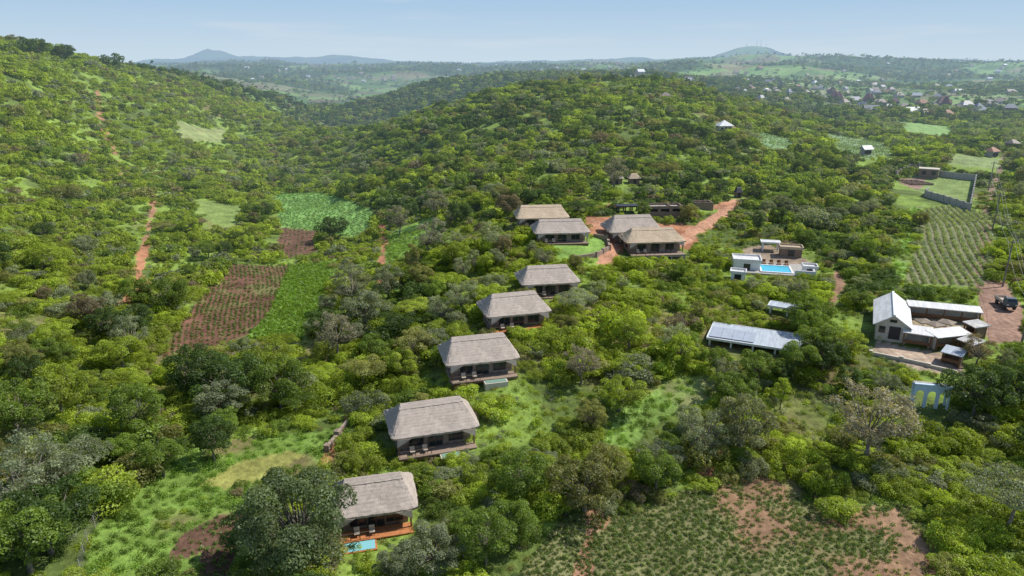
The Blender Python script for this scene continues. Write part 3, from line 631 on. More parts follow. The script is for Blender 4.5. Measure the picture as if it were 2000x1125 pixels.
# ------------------------------------------------------------------ poles, wires, truck, fence
PP=[]
for (u,v) in [(1990,690),(1958,560),(1938,450),(1930,372)]:
    x,y=place(u,v); z=gz(x,y); PP.append((x,y,z)); e=root('utility_pole',x,y,z,8,'weathered timber power pole beside a dirt road','pole','power poles along the road')
    MB().rod((0,0,-.5),(0,0,9.2),.17,.11,8).obj('pole_shaft',BARK,e); MB().box(0,0,8.7,2.2,.12,.14).obj('crossarm',BARK,e)
    for d in(-1,0.35,1): MB().rod((d,0,8.77),(d,0,9.0),.06).obj('insulator',WHITE,e)
for d in(-1,.35,1):
    b=MB()
    for (p,q_) in zip(PP[:-1],PP[1:]):
        pr=None
        for i in range(13):
            t=i/12; c=(p[0]+(q_[0]-p[0])*t+d,p[1]+(q_[1]-p[1])*t,p[2]+(q_[2]-p[2])*t+9.0-4*1.2*t*(1-t))
            if pr: b.rod(pr,c,.02,n=4,cap=False)
            pr=c
    b.obj('power_line',WIRE,label='sagging overhead power line between timber poles',category='wire',group='overhead power lines')
x,y=place(1962,600); e=root('parked_truck',x,y,gz(x,y)+.05,78,'small dark flatbed truck parked on reddish dirt lot','truck')
TR=plain('truck_paint',(.10,.12,.13),.4,.1,1,0); b=MB(); b.box(0,0,.75,4.6,1.5,.2); b.obj('chassis',DARK,e)
b=MB(); b.box(-1.5,0,1.2,1.5,1.75,.75); b.add([(-2.2,-.85,1.575),(-.78,-.85,1.575),(-.78,.85,1.575),(-2.2,.85,1.575),(-1.9,-.75,2.15),(-.85,-.75,2.15),(-.85,.75,2.15),(-1.9,.75,2.15)],[(0,1,5,4),(1,2,6,5),(2,3,7,6),(3,0,4,7),(4,5,6,7)]); b.obj('cab',TR,e)
MB().slab([(-2.19,.7,1.65),(-2.19,-.7,1.65),(-1.95,-.65,2.08),(-1.95,.65,2.08)],.03).obj('windscreen',GLASS,e)
b=MB(); b.box(.85,0,1.0,2.9,1.8,.1); b.box(.85,-.87,1.25,2.9,.06,.4); b.box(.85,.87,1.25,2.9,.06,.4); b.box(2.28,0,1.25,.06,1.7,.4); b.obj('cargo_bed',CANVAS,e)
for wx in(-1.5,1.4):
    for s_ in(-1,1): MB().rod((wx,s_*.65,.42),(wx,s_*.9,.42),.42,n=16).obj('wheel',DARK,e)
for s_ in(-1,1): MB().box(-2.27,s_*.65,1.1,.05,.25,.16).obj('headlight',WHITE,e)
fx=[place(*q_) for q_ in [(158,1120),(172,1060),(200,1005),(250,960),(300,930)]]
x0,y0=fx[0]; z0=gz(x0,y0); e=root('wire_fence',x0,y0,z0,0,'galvanised wire mesh fence with thin posts through weeds','fence'); b=MB(); c=MB()
for (ax,ay),(bx,by) in zip(fx[:-1],fx[1:]):
    Lg=math.hypot(bx-ax,by-ay); n_=max(1,round(Lg/2.4))
    for i in range(n_):
        p=(ax+(bx-ax)*i/n_,ay+(by-ay)*i/n_); q_=(ax+(bx-ax)*(i+1)/n_,ay+(by-ay)*(i+1)/n_); zp,zq=gz(*p)-z0,gz(*q_)-z0
        MB().rod((p[0]-x0,p[1]-y0,zp-.2),(p[0]-x0,p[1]-y0,zp+1.6),.04,n=5).obj('post',CONC,e)
        for k_ in range(6): hgt=.15+k_*.28; b.rod((p[0]-x0,p[1]-y0,zp+hgt),(q_[0]-x0,q_[1]-y0,zq+hgt),.011,n=3,cap=False)
b.obj('wire_strand',WIRE,e)

# ------------------------------------------------------------------ plants
def leaves(lobes,n,size,rs,zmin=-.45,spread=.7,up=.25,cull=True,shell=(.72,1.06)):
    lo=np.array(lobes); w=lo[:,3]**2; k=rs.choice(len(lo),n*3 if cull else n,p=w/w.sum())
    d=rs.normal(size=(len(k),3)); d/=np.linalg.norm(d,axis=1)[:,None]; d[:,2]=np.where(d[:,2]<zmin,-d[:,2],d[:,2])
    asp=lo[k,4]; p=lo[k,:3]+d*(lo[k,3]*rs.uniform(*shell,len(k)))[:,None]*np.stack([np.ones(len(k)),np.ones(len(k)),asp],1)
    if cull:
        keep=np.ones(len(k),bool)
        for j,l in enumerate(lo):
            q=(p-l[:3])/np.array([l[3],l[3],l[3]*l[4]]); keep&=~((np.linalg.norm(q,axis=1)<.68)&(k!=j))
        ix=np.where(keep)[0][:n]; p=p[ix]; d=d[ix]; k=k[ix]
    m=len(p); nn=d*.7+rs.normal(size=(m,3))*spread*.6; nn[:,2]+=up; nn/=np.linalg.norm(nn,axis=1)[:,None]
    r=rs.normal(size=(m,3)); t=np.cross(nn,r); t/=np.linalg.norm(t,axis=1)[:,None]; b=np.cross(nn,t)
    s=size*rs.uniform(.6,1.35,m)[:,None]; w_=s*.42
    V_=np.stack([p-t*s*.5,p-b*w_*.6+t*s*.02-nn*s*.06,p+t*s*.5,p+b*w_*.6+t*s*.02+nn*s*.0],1).reshape(-1,3)
    lsh=rs.uniform(.75,1.25,len(lo))[k]*rs.uniform(.65,1.35,m)
    return V_,np.repeat(lsh,4),m
def plantmesh(name,lobes,n,size,rs,trunk=None,**kw):
    V_,sh,m=leaves(lobes,n,size,rs,**kw); b=MB()
    if trunk:
        trunk(b)
    def make(nm,verts,faces,mats,mi,shade):
        me=bpy.data.meshes.new(nm); me.vertices.add(len(verts)); me.vertices.foreach_set('co',np.asarray(verts,np.float32).ravel())
        li=np.concatenate([np.asarray(f,np.int32) for f in faces]) if not isinstance(faces,np.ndarray) else faces.ravel()
        ln=np.array([len(f) for f in faces],np.int32); st=np.concatenate([[0],np.cumsum(ln)[:-1]]).astype(np.int32)
        me.loops.add(len(li)); me.loops.foreach_set('vertex_index',li.astype(np.int32)); me.polygons.add(len(ln)); me.polygons.foreach_set('loop_start',st)
        for mm in mats: me.materials.append(mm)
        me.update(calc_edges=True)
        me.polygons.foreach_set('material_index',np.asarray(mi,np.int32))
        a_=me.attributes.new('shade','FLOAT','POINT'); a_.data.foreach_set('value',np.asarray(shade,np.float32)); me.update(); return me
    q=np.arange(m*4).reshape(-1,4)
    crown=make(name+'_crown',V_,q,[LEAF],np.zeros(m),sh)
    if trunk:
        allv=np.concatenate([V_,np.array(b.v)]); fs=[tuple(r_) for r_ in q]+[tuple(i_+len(V_) for i_ in f) for f in b.f]
        full=make(name+'_full',allv,fs,[LEAF,BARK],[0]*m+[1]*len(b.f),np.concatenate([sh,np.ones(len(b.v))]))
        return crown,b.mesh(name+'_trunk',[BARK],True),full
    return crown,None,crown
def lobes_round(rs,Rr,H,zc,n,ls,flat=1.0):
    out=[]
    for i in range(n):
        d=rs.normal(size=3); d/=np.linalg.norm(d); rad=rs.uniform(.35,1)**.6
        r=Rr*ls*rs.uniform(.6,1.35)
        out.append((d[0]*rad*(Rr-r*.5),d[1]*rad*(Rr-r*.5),zc+d[2]*rad*(H-r*.4),r,flat*rs.uniform(.7,.95)))
    return out
def mk_trunk(lobes,hb,r0,rs,lean=.4):
    def f(b):
        prev=(0,0,-.6); r=r0
        tx,ty=rs.uniform(-lean,lean,2)
        for i in range(1,5):
            c=(tx*i/4+rs.uniform(-.08,.08),ty*i/4+rs.uniform(-.08,.08),hb*i/4); b.rod(prev,c,r,r*.86,7,cap=False); prev=c; r*=.86
        for l in lobes:
            mid=((prev[0]+l[0])/2+rs.uniform(-.3,.3),(prev[1]+l[1])/2+rs.uniform(-.3,.3),(prev[2]+l[2])/2-.1); b.rod(prev,mid,r*.6,r*.36,5,cap=False); b.rod(mid,l[:3],r*.36,r*.1,4,cap=False)
            for _ in range(2):
                e_=(l[0]+rs.uniform(-1,1)*l[3]*.7,l[1]+rs.uniform(-1,1)*l[3]*.7,l[2]+rs.uniform(-.2,.9)*l[3]*l[4]); b.rod(l[:3],e_,r*.12,r*.03,3,cap=False)
    return f
RS=lambda s:np.random.default_rng(s)
SP={}
def tree_kind(key,seed,Rr,H,zc,nl,ls,nleaf,size,hb,r0,flat=1.0,**kw):
    rs=RS(seed); lo=lobes_round(rs,Rr,H,zc,nl,ls,flat); SP[key]=plantmesh(key,lo,nleaf,size,rs,mk_trunk(lo,hb,r0,rs),**kw)
tree_kind('a_broad',1,3.9,2.8,4.2,40,.24,9500,.25,2.2,.26)
tree_kind('b_broad',2,3.6,3.2,4.6,44,.21,9000,.24,2.4,.23)
tree_kind('c_broad',3,4.4,2.3,3.8,48,.21,10000,.25,2.0,.28)
tree_kind('d_acacia',4,4.2,.9,4.4,36,.22,6500,.21,2.8,.20,flat=.6)
tree_kind('e_grey',5,3.6,2.8,4.4,38,.20,5800,.21,2.2,.24,cull=False,shell=(.3,1.1))
tree_kind('f_tall',6,2.0,4.0,6.2,26,.38,5500,.25,3.4,.22)
def shrub_kind(key,seed,Rr,H,nl,ls,nleaf,size,**kw):
    rs=RS(seed); lo=[]
    for i in range(nl):
        a=rs.uniform(0,6.28); q=rs.uniform(0,1)**.5*Rr*.75; lo.append((math.cos(a)*q,math.sin(a)*q,H*rs.uniform(.2,.8)*(1-.35*q/Rr),Rr*ls*rs.uniform(.6,1.4),rs.uniform(.75,1.1)))
    SP[key]=plantmesh(key,lo,nleaf,size,rs,None,**kw)
shrub_kind('g_shrub',11,2.2,2.8,20,.30,3000,.20); shrub_kind('h_shrub',12,2.0,2.2,24,.25,2900,.19); shrub_kind('i_shrub',13,2.6,2.2,30,.23,3300,.19)
def far_kind(key,seed,Rr,H,zc,nl,ls,nleaf,size): 
    rs=RS(seed); lo=lobes_round(rs,Rr,H,zc,nl,ls); SP[key]=plantmesh(key,lo,nleaf,size,rs,None)
far_kind('j_fartree',21,3.8,2.6,3.6,10,.42,420,.95); far_kind('k_fartree',22,3.2,3.0,3.8,9,.42,420,.95); far_kind('l_farpoplar',23,1.7,4.4,4.8,9,.55,320,.8)
def low_kind(key,seed,Rr,H,n,size):
    rs=RS(seed); lo=[(0,0,H*.2,Rr,H/Rr)]
    SP[key]=plantmesh(key,lo,n,size,rs,None,cull=False,shell=(.2,1.05),zmin=0)
low_kind('m_weed',31,.9,.4,200,.17); low_kind('n_weed',32,.7,.6,170,.16); low_kind('o_crop',33,.34,.32,34,.20)
tree_kind('p_great',41,5.6,4.8,6.8,70,.21,24000,.29,3.0,.42)
far_kind('q_midtree',51,3.9,2.8,3.9,30,.26,1800,.48); far_kind('r_midtree',52,3.5,3.1,4.1,28,.26,1800,.48); far_kind('s_midtree',53,4.3,1.9,3.6,32,.24,1700,.44)
shrub_kind('t_midshrub',54,2.2,2.7,17,.32,760,.39); shrub_kind('u_midshrub',55,2.3,2.2,20,.28,760,.38)
keys=sorted(SP); KI={k:i for i,k in enumerate(keys)}
src=bpy.data.collections.new('plant_sources')
for k in keys:
    o=bpy.data.objects.new(k,SP[k][2]); src.objects.link(o)
ng=bpy.data.node_groups.new('scatter_plants','GeometryNodeTree')
ng.interface.new_socket('Geometry',in_out='INPUT',socket_type='NodeSocketGeometry'); ng.interface.new_socket('Geometry',in_out='OUTPUT',socket_type='NodeSocketGeometry')
n=ng.nodes; L=ng.links; gi=n.new('NodeGroupInput'); go=n.new('NodeGroupOutput'); ip=n.new('GeometryNodeInstanceOnPoints'); ci=n.new('GeometryNodeCollectionInfo')
ci.inputs['Collection'].default_value=src; ci.inputs['Separate Children'].default_value=True; ci.inputs['Reset Children'].default_value=True
def na(nm,t_): 
    x=n.new('GeometryNodeInputNamedAttribute'); x.data_type=t_; x.inputs['Name'].default_value=nm; return x.outputs['Attribute']
er=n.new('FunctionNodeEulerToRotation'); L.new(na('rot','FLOAT_VECTOR'),er.inputs[0])
L.new(gi.outputs[0],ip.inputs['Points']); L.new(ci.outputs[0],ip.inputs['Instance']); ip.inputs['Pick Instance'].default_value=True
L.new(na('kind_index','INT'),ip.inputs['Instance Index']); L.new(er.outputs[0],ip.inputs['Rotation']); L.new(na('size','FLOAT_VECTOR'),ip.inputs['Scale']); L.new(ip.outputs[0],go.inputs[0])
def scatter(name,x,y,z,idx,rot,scl,tint,label,cat):
    N_=len(x)
    if N_==0: return
    me=bpy.data.meshes.new(name); me.vertices.add(N_); me.vertices.foreach_set('co',np.stack([x,y,z],1).ravel().astype(np.float32))
    a_=me.attributes.new('rot','FLOAT_VECTOR','POINT'); rv=np.zeros((N_,3)); rv[:,2]=rot; a_.data.foreach_set('vector',rv.ravel().astype(np.float32))
    a_=me.attributes.new('size','FLOAT_VECTOR','POINT'); a_.data.foreach_set('vector',scl.ravel().astype(np.float32))
    a_=me.attributes.new('kind_index','INT','POINT'); a_.data.foreach_set('value',idx.astype(np.int32))
    a_=me.attributes.new('tint','FLOAT_COLOR','POINT'); a_.data.foreach_set('color',np.concatenate([tint,np.ones((N_,1))],1).ravel().astype(np.float32))
    o=bpy.data.objects.new(name,me); COL.objects.link(o); md=o.modifiers.new('scatter','NODES'); md.node_group=ng
    o['kind']='stuff'; o['label']=label; o['category']=cat
def jgrid(y0,y1,s,seed,amax=.86):
    rs=RS(seed); xs=np.arange(-y1*amax,y1*amax,s); ys=np.arange(y0,y1,s); X_,Y_=np.meshgrid(xs,ys); X_=X_.ravel()+rs.uniform(-.5,.5,X_.size)*s; Y_=Y_.ravel()+rs.uniform(-.5,.5,Y_.size)*s
    m_=(np.abs(X_)<Y_*amax+8)&(Y_>=y0)&(Y_<y1); return X_[m_],Y_[m_]
def in_zone(x,y,pad=0,skip=()):
    r=np.zeros(x.shape,bool)
    for k_,w in ZW.items():
        if k_ in skip: continue
        r|=in_poly(x,y,w)
    for k_,w in LW.items(): r|=line_d(x,y,w)<ZL[k_][2]*.5+pad
    return r
rects=[(668,935,790,1055,70),(745,785,924,874,82),(853,672,1008,736,96),(935,580,1070,624,108),(1008,512,1130,563,124),(1040,430,1152,463,152),(1002,410,1113,429,168),(1206,430,1340,494,150),
(1440,478,1595,528,145),(1374,646,1545,674,108),(1704,565,1908,710,118),(1792,745,1848,792,92),(1748,328,1908,408,240),(1262,399,1330,416,185),(1394,238,1436,250,330),(1500,584,1570,602,122),(1915,560,1998,655,120),(1204,345,1250,353,215),(1440,380,1450,388,185),
(1462,165,1568,180,700),(1610,180,1900,204,700),(1110,140,1156,150,440),(1165,430,1196,510,160),(1340,400,1440,470,165),(1925,300,1950,308,310),(265,480,290,560,165)]
foot=[]
for o in list(COL.objects):
    nm0=o.name.split('.')[0]
    if o.parent is None and o.type=='EMPTY' and nm0 not in('wire_fence','utility_pole','radio_mast','boundary_wall','retaining_wall','stone_steps_wall','deck_chair'):
        rad={'thatched_lodge':5.0,'thatched_pavilion':6.8,'swimming_pool':6.5,'solar_canopy':6.0,'restaurant_hall':5,'unfinished_building':4.5}.get(nm0,3.0); foot.append((o.location.x,o.location.y,rad))
foot=np.array(foot)
zpoly=[(np.array(v_[0],float),float(np.mean(ZW[k_][:,1]))) for k_,v_ in ZP.items()]
def blocked(x,y,z,rad,hgt,strict=True):
    ub,vb,d=proj(x,y,z); ut,vt,_=proj(x,y,z+hgt); pr=rad*F/d; bad=np.zeros(x.shape,bool)
    for (u0,v0,u1,v1,yb) in rects:
        bad|=(y<yb-1)&(ub+pr*.7>u0)&(ub-pr*.7<u1)&(vt<v1-2)&(vb>v0)
    for pp,yb in zpoly:
        um,vm_=ut,vt+(vb-vt)*.25
        bad|=in_poly(um,vm_,pp)&(y<yb+5)
    for fx_,fy_,fr in foot: bad|=np.hypot(x-fx_,y-fy_)<fr+rad*.6
    return bad
G_bright=np.array([.270,.345,.040]); G_mid=np.array([.160,.235,.036]); G_dark=np.array([.078,.130,.030]); G_grey=np.array([.22,.255,.155]); G_olive=np.array([.24,.25,.08]); G_lime=np.array([.34,.42,.06]); G_brown=np.array([.22,.185,.12])
def tints(x,y,rs,bias,w=.5):
    t=fbm(x/24,y/24,71,3)*w+rs.uniform(0,1,len(x))*(1-w)+bias
    c=np.where((t<.36)[:,None],G_dark,np.where((t<.52)[:,None],G_mid,G_bright))
    r=rs.uniform(0,1,len(x)); c=np.where((r<.10)[:,None],G_grey,c); c=np.where(((r>.10)&(r<.20))[:,None],G_olive,c); c=np.where(((r>.20)&(r<.235))[:,None],G_lime,c); c=np.where(((r>.25)&(r<.265))[:,None],G_brown,c)
    return c*rs.uniform(.75,1.25,(len(x),1))
treekeys=np.array([KI[k] for k in('a_broad','b_broad','c_broad','d_acacia','e_grey','f_tall')])
radk={KI['a_broad']:3.9,KI['b_broad']:3.6,KI['c_broad']:4.4,KI['d_acacia']:4.2,KI['e_grey']:3.6,KI['f_tall']:2.1,KI['p_great']:5.8}; hk={KI['a_broad']:7.2,KI['b_broad']:7.9,KI['c_broad']:6.3,KI['d_acacia']:5.5,KI['e_grey']:7.4,KI['f_tall']:10.5}
HT=[(590,1128,'p_great',1.0,(.125,.165,.07)),(490,1090,'b_broad',.8,G_dark*1.2),(1690,905,'e_grey',1.6,(.31,.29,.23)),(1445,890,'b_broad',1.15,(.21,.23,.12)),(1370,905,'e_grey',1.1,G_grey),(330,610,'c_broad',1.2,G_mid*.8),(270,600,'a_broad',.9,G_mid),(455,800,'c_broad',1.4,G_dark*1.1),(390,790,'b_broad',1.2,G_dark),(550,800,'a_broad',1.1,G_mid*.8),(1140,1000,'c_broad',1.0,G_olive*.75),(1020,985,'b_broad',.9,G_mid),(60,1010,'e_grey',1.3,G_grey),(130,980,'d_acacia',1.2,G_grey),
(840,500,'e_grey',1.3,(.25,.26,.21)),(780,460,'e_grey',1.25,(.2,.2,.16)),(850,430,'e_grey',1.3,(.22,.23,.18)),(650,470,'c_broad',1.15,G_dark),(520,430,'f_tall',.9,G_dark),(340,330,'e_grey',1.0,G_grey),(370,360,'e_grey',1.0,(.25,.26,.21)),(690,600,'e_grey',1.2,(.22,.24,.16)),(720,640,'c_broad',1.1,G_grey),(660,700,'e_grey',1.2,(.26,.25,.19)),(760,590,'b_broad',1.0,G_grey),
(55,110,'b_broad',1.3,G_dark),(78,112,'a_broad',1.3,G_dark),(130,118,'c_broad',1.3,G_dark),(228,136,'b_broad',1.6,G_dark),(205,130,'a_broad',1.0,G_dark),(285,142,'c_broad',1.1,G_dark),(315,146,'b_broad',.9,G_dark),(345,152,'a_broad',1.0,G_dark),(25,106,'a_broad',.9,G_dark),(5,104,'b_broad',.8,G_dark),(170,124,'a_broad',.7,G_mid),
(1283,170,'a_broad',1.3,G_dark),(1125,160,'f_tall',1.1,G_dark),(1340,192,'f_tall',.9,G_dark),(1345,434,'a_broad',.7,G_olive),(1300,360,'d_acacia',1.3,G_olive*.8),(1200,370,'e_grey',1.3,(.23,.23,.17)),(1585,640,'c_broad',.8,G_mid),(1600,700,'c_broad',.9,G_mid),(1905,715,'e_grey',.7,G_brown),(1660,700,'b_broad',.6,G_lime),(1560,640,'b_broad',.8,G_mid),(1135,750,'e_grey',.9,(.26,.24,.19)),(1960,1040,'d_acacia',1.2,G_grey),(1900,812,'c_broad',1.0,G_dark),(1960,800,'a_broad',1.0,G_dark),(950,1110,'b_broad',.9,G_mid),(850,1120,'c_broad',.8,G_grey),(775,1145,'b_broad',.6,G_grey),(270,860,'b_broad',1.1,G_mid),(120,820,'a_broad',1.1,G_bright*.8),(260,700,'e_grey',1.1,G_grey),(40,850,'c_broad',1.2,G_mid),(1000,1060,'a_broad',.7,G_mid),(700,930,'c_broad',.6,G_bright*.8),
(1280,960,'a_broad',.8,G_mid),(1180,960,'b_broad',.8,G_olive),(1480,745,'c_broad',.75,G_mid),(1400,735,'b_broad',.6,G_mid),(1560,735,'a_broad',.8,G_mid),(1060,470,'b_broad',.45,G_mid),
(420,900,'b_broad',.8,G_dark),(320,930,'a_broad',.7,G_mid),(560,975,'c_broad',.6,G_mid),(100,1080,'c_broad',1.1,G_dark),(60,1120,'a_broad',1.1,G_mid),(1255,425,'b_broad',.55,G_mid),(1340,415,'a_broad',.55,G_dark)]
hx=[];
for u,v,k_,s_,t_ in HT:
    x,y=place(u,v); hx.append((x,y,gz(x,y),KI[k_],random.uniform(0,6.28),s_*random.uniform(.95,1.05),tuple(t_)))
HA=np.array([(h[0],h[1],h[2],h[3],h[4],h[5],h[5],h[5],*h[6]) for h in hx])
def pack(x,y,z,idx,rot,scl,tint): return np.column_stack([x,y,z,idx,rot,scl,tint])
rs=RS(101)
x,y=jgrid(46,520,5.8,102); z=height(x,y)
den=fbm(x/30,y/30,81,3); az=x/y
lefthill=(az<-.22)&(y>90); 
pt=np.where(lefthill,.08,.48)+ (den-.5)*1.6
ub,vb,dd=proj(x,y,z)
pt=np.where((ub>1480)&(vb>800)&(ub<1960),.05,pt); pt=np.where((ub<420)&(vb>250)&(vb<650),pt-.06,pt)
valley=(ub>380)&(ub<900)&(vb>620)&(vb<860); pt=np.where(valley,.9,pt); pt=np.where((ub<330)&(vb>640),.55,pt)
pt=np.where((ub>560)&(ub<900)&(vb<430),.75,pt)
keep=rs.uniform(0,1,len(x))<pt; x,y,z,ub,vb=[q_[keep] for q_ in (x,y,z,ub,vb)]
kid=treekeys[rs.choice(6,len(x),p=[.22,.21,.23,.17,.14,.03])]
sc=rs.uniform(.45,1.05,len(x))*(.85+.4*(fbm(x/40,y/40,91,2)-.3)); sc=np.where(y>150,sc*.86,sc); sc=np.where((vb>800)&(ub>640),sc*.85,sc)
rad=np.array([radk[int(i_)] for i_ in kid])*sc; hg=np.array([hk[int(i_)] for i_ in kid])*sc
bl=blocked(x,y,z,rad,hg); sc=np.where(bl,sc*.55,sc); rad=np.where(bl,rad*.55,rad); hg=np.where(bl,hg*.55,hg)
ok=~in_zone(x,y,2.0)&~blocked(x,y,z,rad,hg)
for h in HA: ok&=np.hypot(x-h[0],y-h[1])>3.0*h[5]*(1.8 if h[3]==KI['p_great'] else 1)
x,y,z,kid,sc,ub,vb=[q_[ok] for q_ in(x,y,z,kid,sc,ub,vb)]
scl=sc[:,None]*np.stack([rs.uniform(.85,1.3,len(x)),rs.uniform(.85,1.3,len(x)),rs.uniform(.75,1.1,len(x))],1)
T=pack(x,y,z,kid,rs.uniform(0,6.28,len(x)),scl,tints(x,y,rs,-.07,.6))
T[:,8:11]=np.where((kid==KI['e_grey'])[:,None],G_grey*rs.uniform(.8,1.4,(len(x),1)),T[:,8:11])
T=np.concatenate([HA,T])
x,y=jgrid(44,260,2.0,103); x2,y2=jgrid(260,620,3.0,104); x=np.concatenate([x,x2]); y=np.concatenate([y,y2]); z=height(x,y); rs=RS(105)
ub,vb,dd=proj(x,y,z)
gap=fbm(x/8,y/8,82,3); pk=np.where(gap>.62,.10,np.where(gap>.56,.5,.93)); keep=rs.uniform(0,1,len(x))<pk
x,y,z,ub,vb=[q_[keep] for q_ in(x,y,z,ub,vb)]
sc=rs.uniform(.35,1.0,len(x))*(.65+.75*fbm(x/18,y/18,92,2)); sc=np.where(y>260,sc*1.3,sc); sc=np.where(rs.uniform(0,1,len(x))<.10,sc*1.6,sc)
bl=blocked(x,y,z,2.2*sc,2.9*sc); sc=np.where(bl,sc*.45,sc)
inw=in_poly(x,y,ZW['weeds'])&~in_poly(x,y,ZW['drypatch'])&~in_poly(x,y,ZW['soil3'])&(fbm(x/5,y/5,95,2)>.6); sc=np.where(inw,np.minimum(sc,.55),sc)
ok=(~in_zone(x,y,.4)&~blocked(x,y,z,2.2*sc,2.9*sc))|(inw&(rs.uniform(0,1,len(x))<.7))
x,y,z,sc,ub,vb=[q_[ok] for q_ in(x,y,z,sc,ub,vb)]
bias=np.where((x/y<-.2)&(y>85),.17,.03)+np.where((ub>1480)&(vb>800),.35,0)-np.where((ub>700)&(vb<420)&(ub<1100),.10,0)
sk=np.array([KI['g_shrub'],KI['h_shrub'],KI['i_shrub']])[rs.choice(3,len(x))]
scl=sc[:,None]*np.stack([rs.uniform(.85,1.4,len(x)),rs.uniform(.85,1.4,len(x)),rs.uniform(.7,1.2,len(x))],1)
S=pack(x,y,z-.1,sk,rs.uniform(0,6.28,len(x)),scl,tints(x,y,rs,bias,.62))
lab={'a_broad':('tree','rounded broadleaf tree with dense green crown on hillside'),'b_broad':('tree','uneven broadleaf tree with clumped green crown'),'c_broad':('tree','spreading broadleaf tree with wide low crown'),'d_acacia':('acacia_tree','flat topped acacia with fine spreading crown'),'e_grey':('grey_tree','sparse greyish tree with visible pale branches'),'f_tall':('tall_tree','tall narrow dark green tree rising above bushes'),'p_great':('great_tree','very large dense green tree beside a thatched lodge')}
def in_view(A_,hgt):
    u_,v_,d_=proj(A_[:,0],A_[:,1],A_[:,2]); return (u_>-60)&(u_<2060)&(v_<1125+hgt*F/d_)
def split(A_,n_,hgt):
    u_,v_,d_=proj(A_[:,0],A_[:,1],A_[:,2]); app=A_[:,5]*np.array([radk.get(int(i_),2.2) for i_ in A_[:,3]])/d_*np.where(in_view(A_,hgt),1,0)
    o_=np.argsort(-app); return A_[o_[:n_]],A_[o_[n_:]]
TI,TS=split(T,295,7); SI,SS=split(S,290,2)
for r_ in TI:
    k_=keys[int(r_[3])]; nm,lb=lab[k_]
    e=root(nm,r_[0],r_[1],r_[2],0,lb,'tree','trees of the wooded hillside'); e.rotation_euler=(0,0,r_[4]); e.scale=r_[5:8]
    o=bpy.data.objects.new('crown',SP[k_][0]); COL.objects.link(o); o.parent=e; o['tint']=[float(q_) for q_ in r_[8:11]]
    o=bpy.data.objects.new('trunk',SP[k_][1]); COL.objects.link(o); o.parent=e
for r_ in SI:
    k_=keys[int(r_[3])]; o=bpy.data.objects.new('shrub',SP[k_][0]); COL.objects.link(o); o.location=r_[:3]; o.rotation_euler=(0,0,r_[4]); o.scale=r_[5:8]; o['tint']=[float(q_) for q_ in r_[8:11]]
    o['label']='dense leafy green shrub growing on the hillside'; o['category']='shrub'; o['group']='shrubs of the hillside'
rs=RS(140); midt=np.array([KI['q_midtree'],KI['r_midtree'],KI['s_midtree']]); mids=np.array([KI['t_midshrub'],KI['u_midshrub']])
fm=TS[:,1]>180; TS[:,3]=np.where(fm&(TS[:,3]!=KI['e_grey']),midt[rs.choice(3,len(TS))],TS[:,3])
fm=SS[:,1]>150; SS[:,3]=np.where(fm,mids[rs.choice(2,len(SS))],SS[:,3])
sc_=lambda nm,A_,lb,ct: scatter(nm,A_[:,0],A_[:,1],A_[:,2],A_[:,3],A_[:,4],A_[:,5:8],A_[:,8:11],lb,ct)
sc_('hillside_woodland',TS,'mass of mixed green trees covering the hillsides','woodland'); sc_('hillside_shrubs',SS,'mass of green shrubs covering the hillsides','bushes')
rs=RS(111); x,y=jgrid(540,1300,6.0,112); x2,y2=jgrid(1300,3600,13,113); m_=np.concatenate([np.zeros(len(x)),np.ones(len(x2))]); x=np.concatenate([x,x2]); y=np.concatenate([y,y2]); z=height(x,y)
wd_=sstep(.44,.54,fbm(x/260,y/260,51)); tn=x*math.cos(.5)+y*math.sin(.5)+40*fbm(x/200,y/200,31); tm=-x*math.sin(.5)+y*math.cos(.5)
hedge=(np.abs((tn/75)%1-.5)>.44)|(np.abs((tm/37.5)%1-.5)>.44)
az=x/y; pr=.05+.6*wd_+.22*hedge; pr=np.where((az<.12)&(y<1120),.75+.25*wd_,pr); pr=np.where((az>.12)&(az<.3)&(y<1300),.2+.5*wd_+.2*hedge,pr)
keep=rs.uniform(0,1,len(x))<pr; x,y,z,m_=[q_[keep] for q_ in(x,y,z,m_)]
sc=rs.uniform(.5,1.15,len(x))*np.where(m_>0,1.35,1.0); kid=np.array([KI['j_fartree'],KI['k_fartree'],KI['l_farpoplar']])[rs.choice(3,len(x),p=[.45,.4,.15])]
ok=~blocked(x,y,z,3*sc,6*sc)&~in_zone(x,y); x,y,z,sc,kid=[q_[ok] for q_ in(x,y,z,sc,kid)]
Fw=pack(x,y,z,kid,rs.uniform(0,6.28,len(x)),sc[:,None]*np.ones((1,3)),tints(x,y,rs,-.16)*.85); sc_('distant_woodland',Fw,'hazy distant trees and hedgerows between farm plots','woodland')
rs=RS(121); x,y=jgrid(44,190,1.05,122); z=height(x,y); gr=np.zeros(len(x),bool)
for k_ in('weeds','midgrass','grass3','rightmargin','encl','grassL2'): gr|=in_poly(x,y,ZW[k_])
for k_ in('soil3','drypatch'): gr&=~in_poly(x,y,ZW[k_])
oth=~in_zone(x,y,.2)&(rs.uniform(0,1,len(x))<.5); keep=(gr&(rs.uniform(0,1,len(x))<np.where(fbm(x/9,y/9,21)>.58,.45,.9)))|oth
lawn=in_poly(x,y,ZW['lawn']); keep&=~lawn
for fx_,fy_,fr in foot: keep&=np.hypot(x-fx_,y-fy_)>fr
x,y,z,gr=[q_[keep] for q_ in(x,y,z,gr)]; sc=rs.uniform(.4,1.2,len(x)); kid=np.array([KI['m_weed'],KI['n_weed']])[rs.choice(2,len(x))]
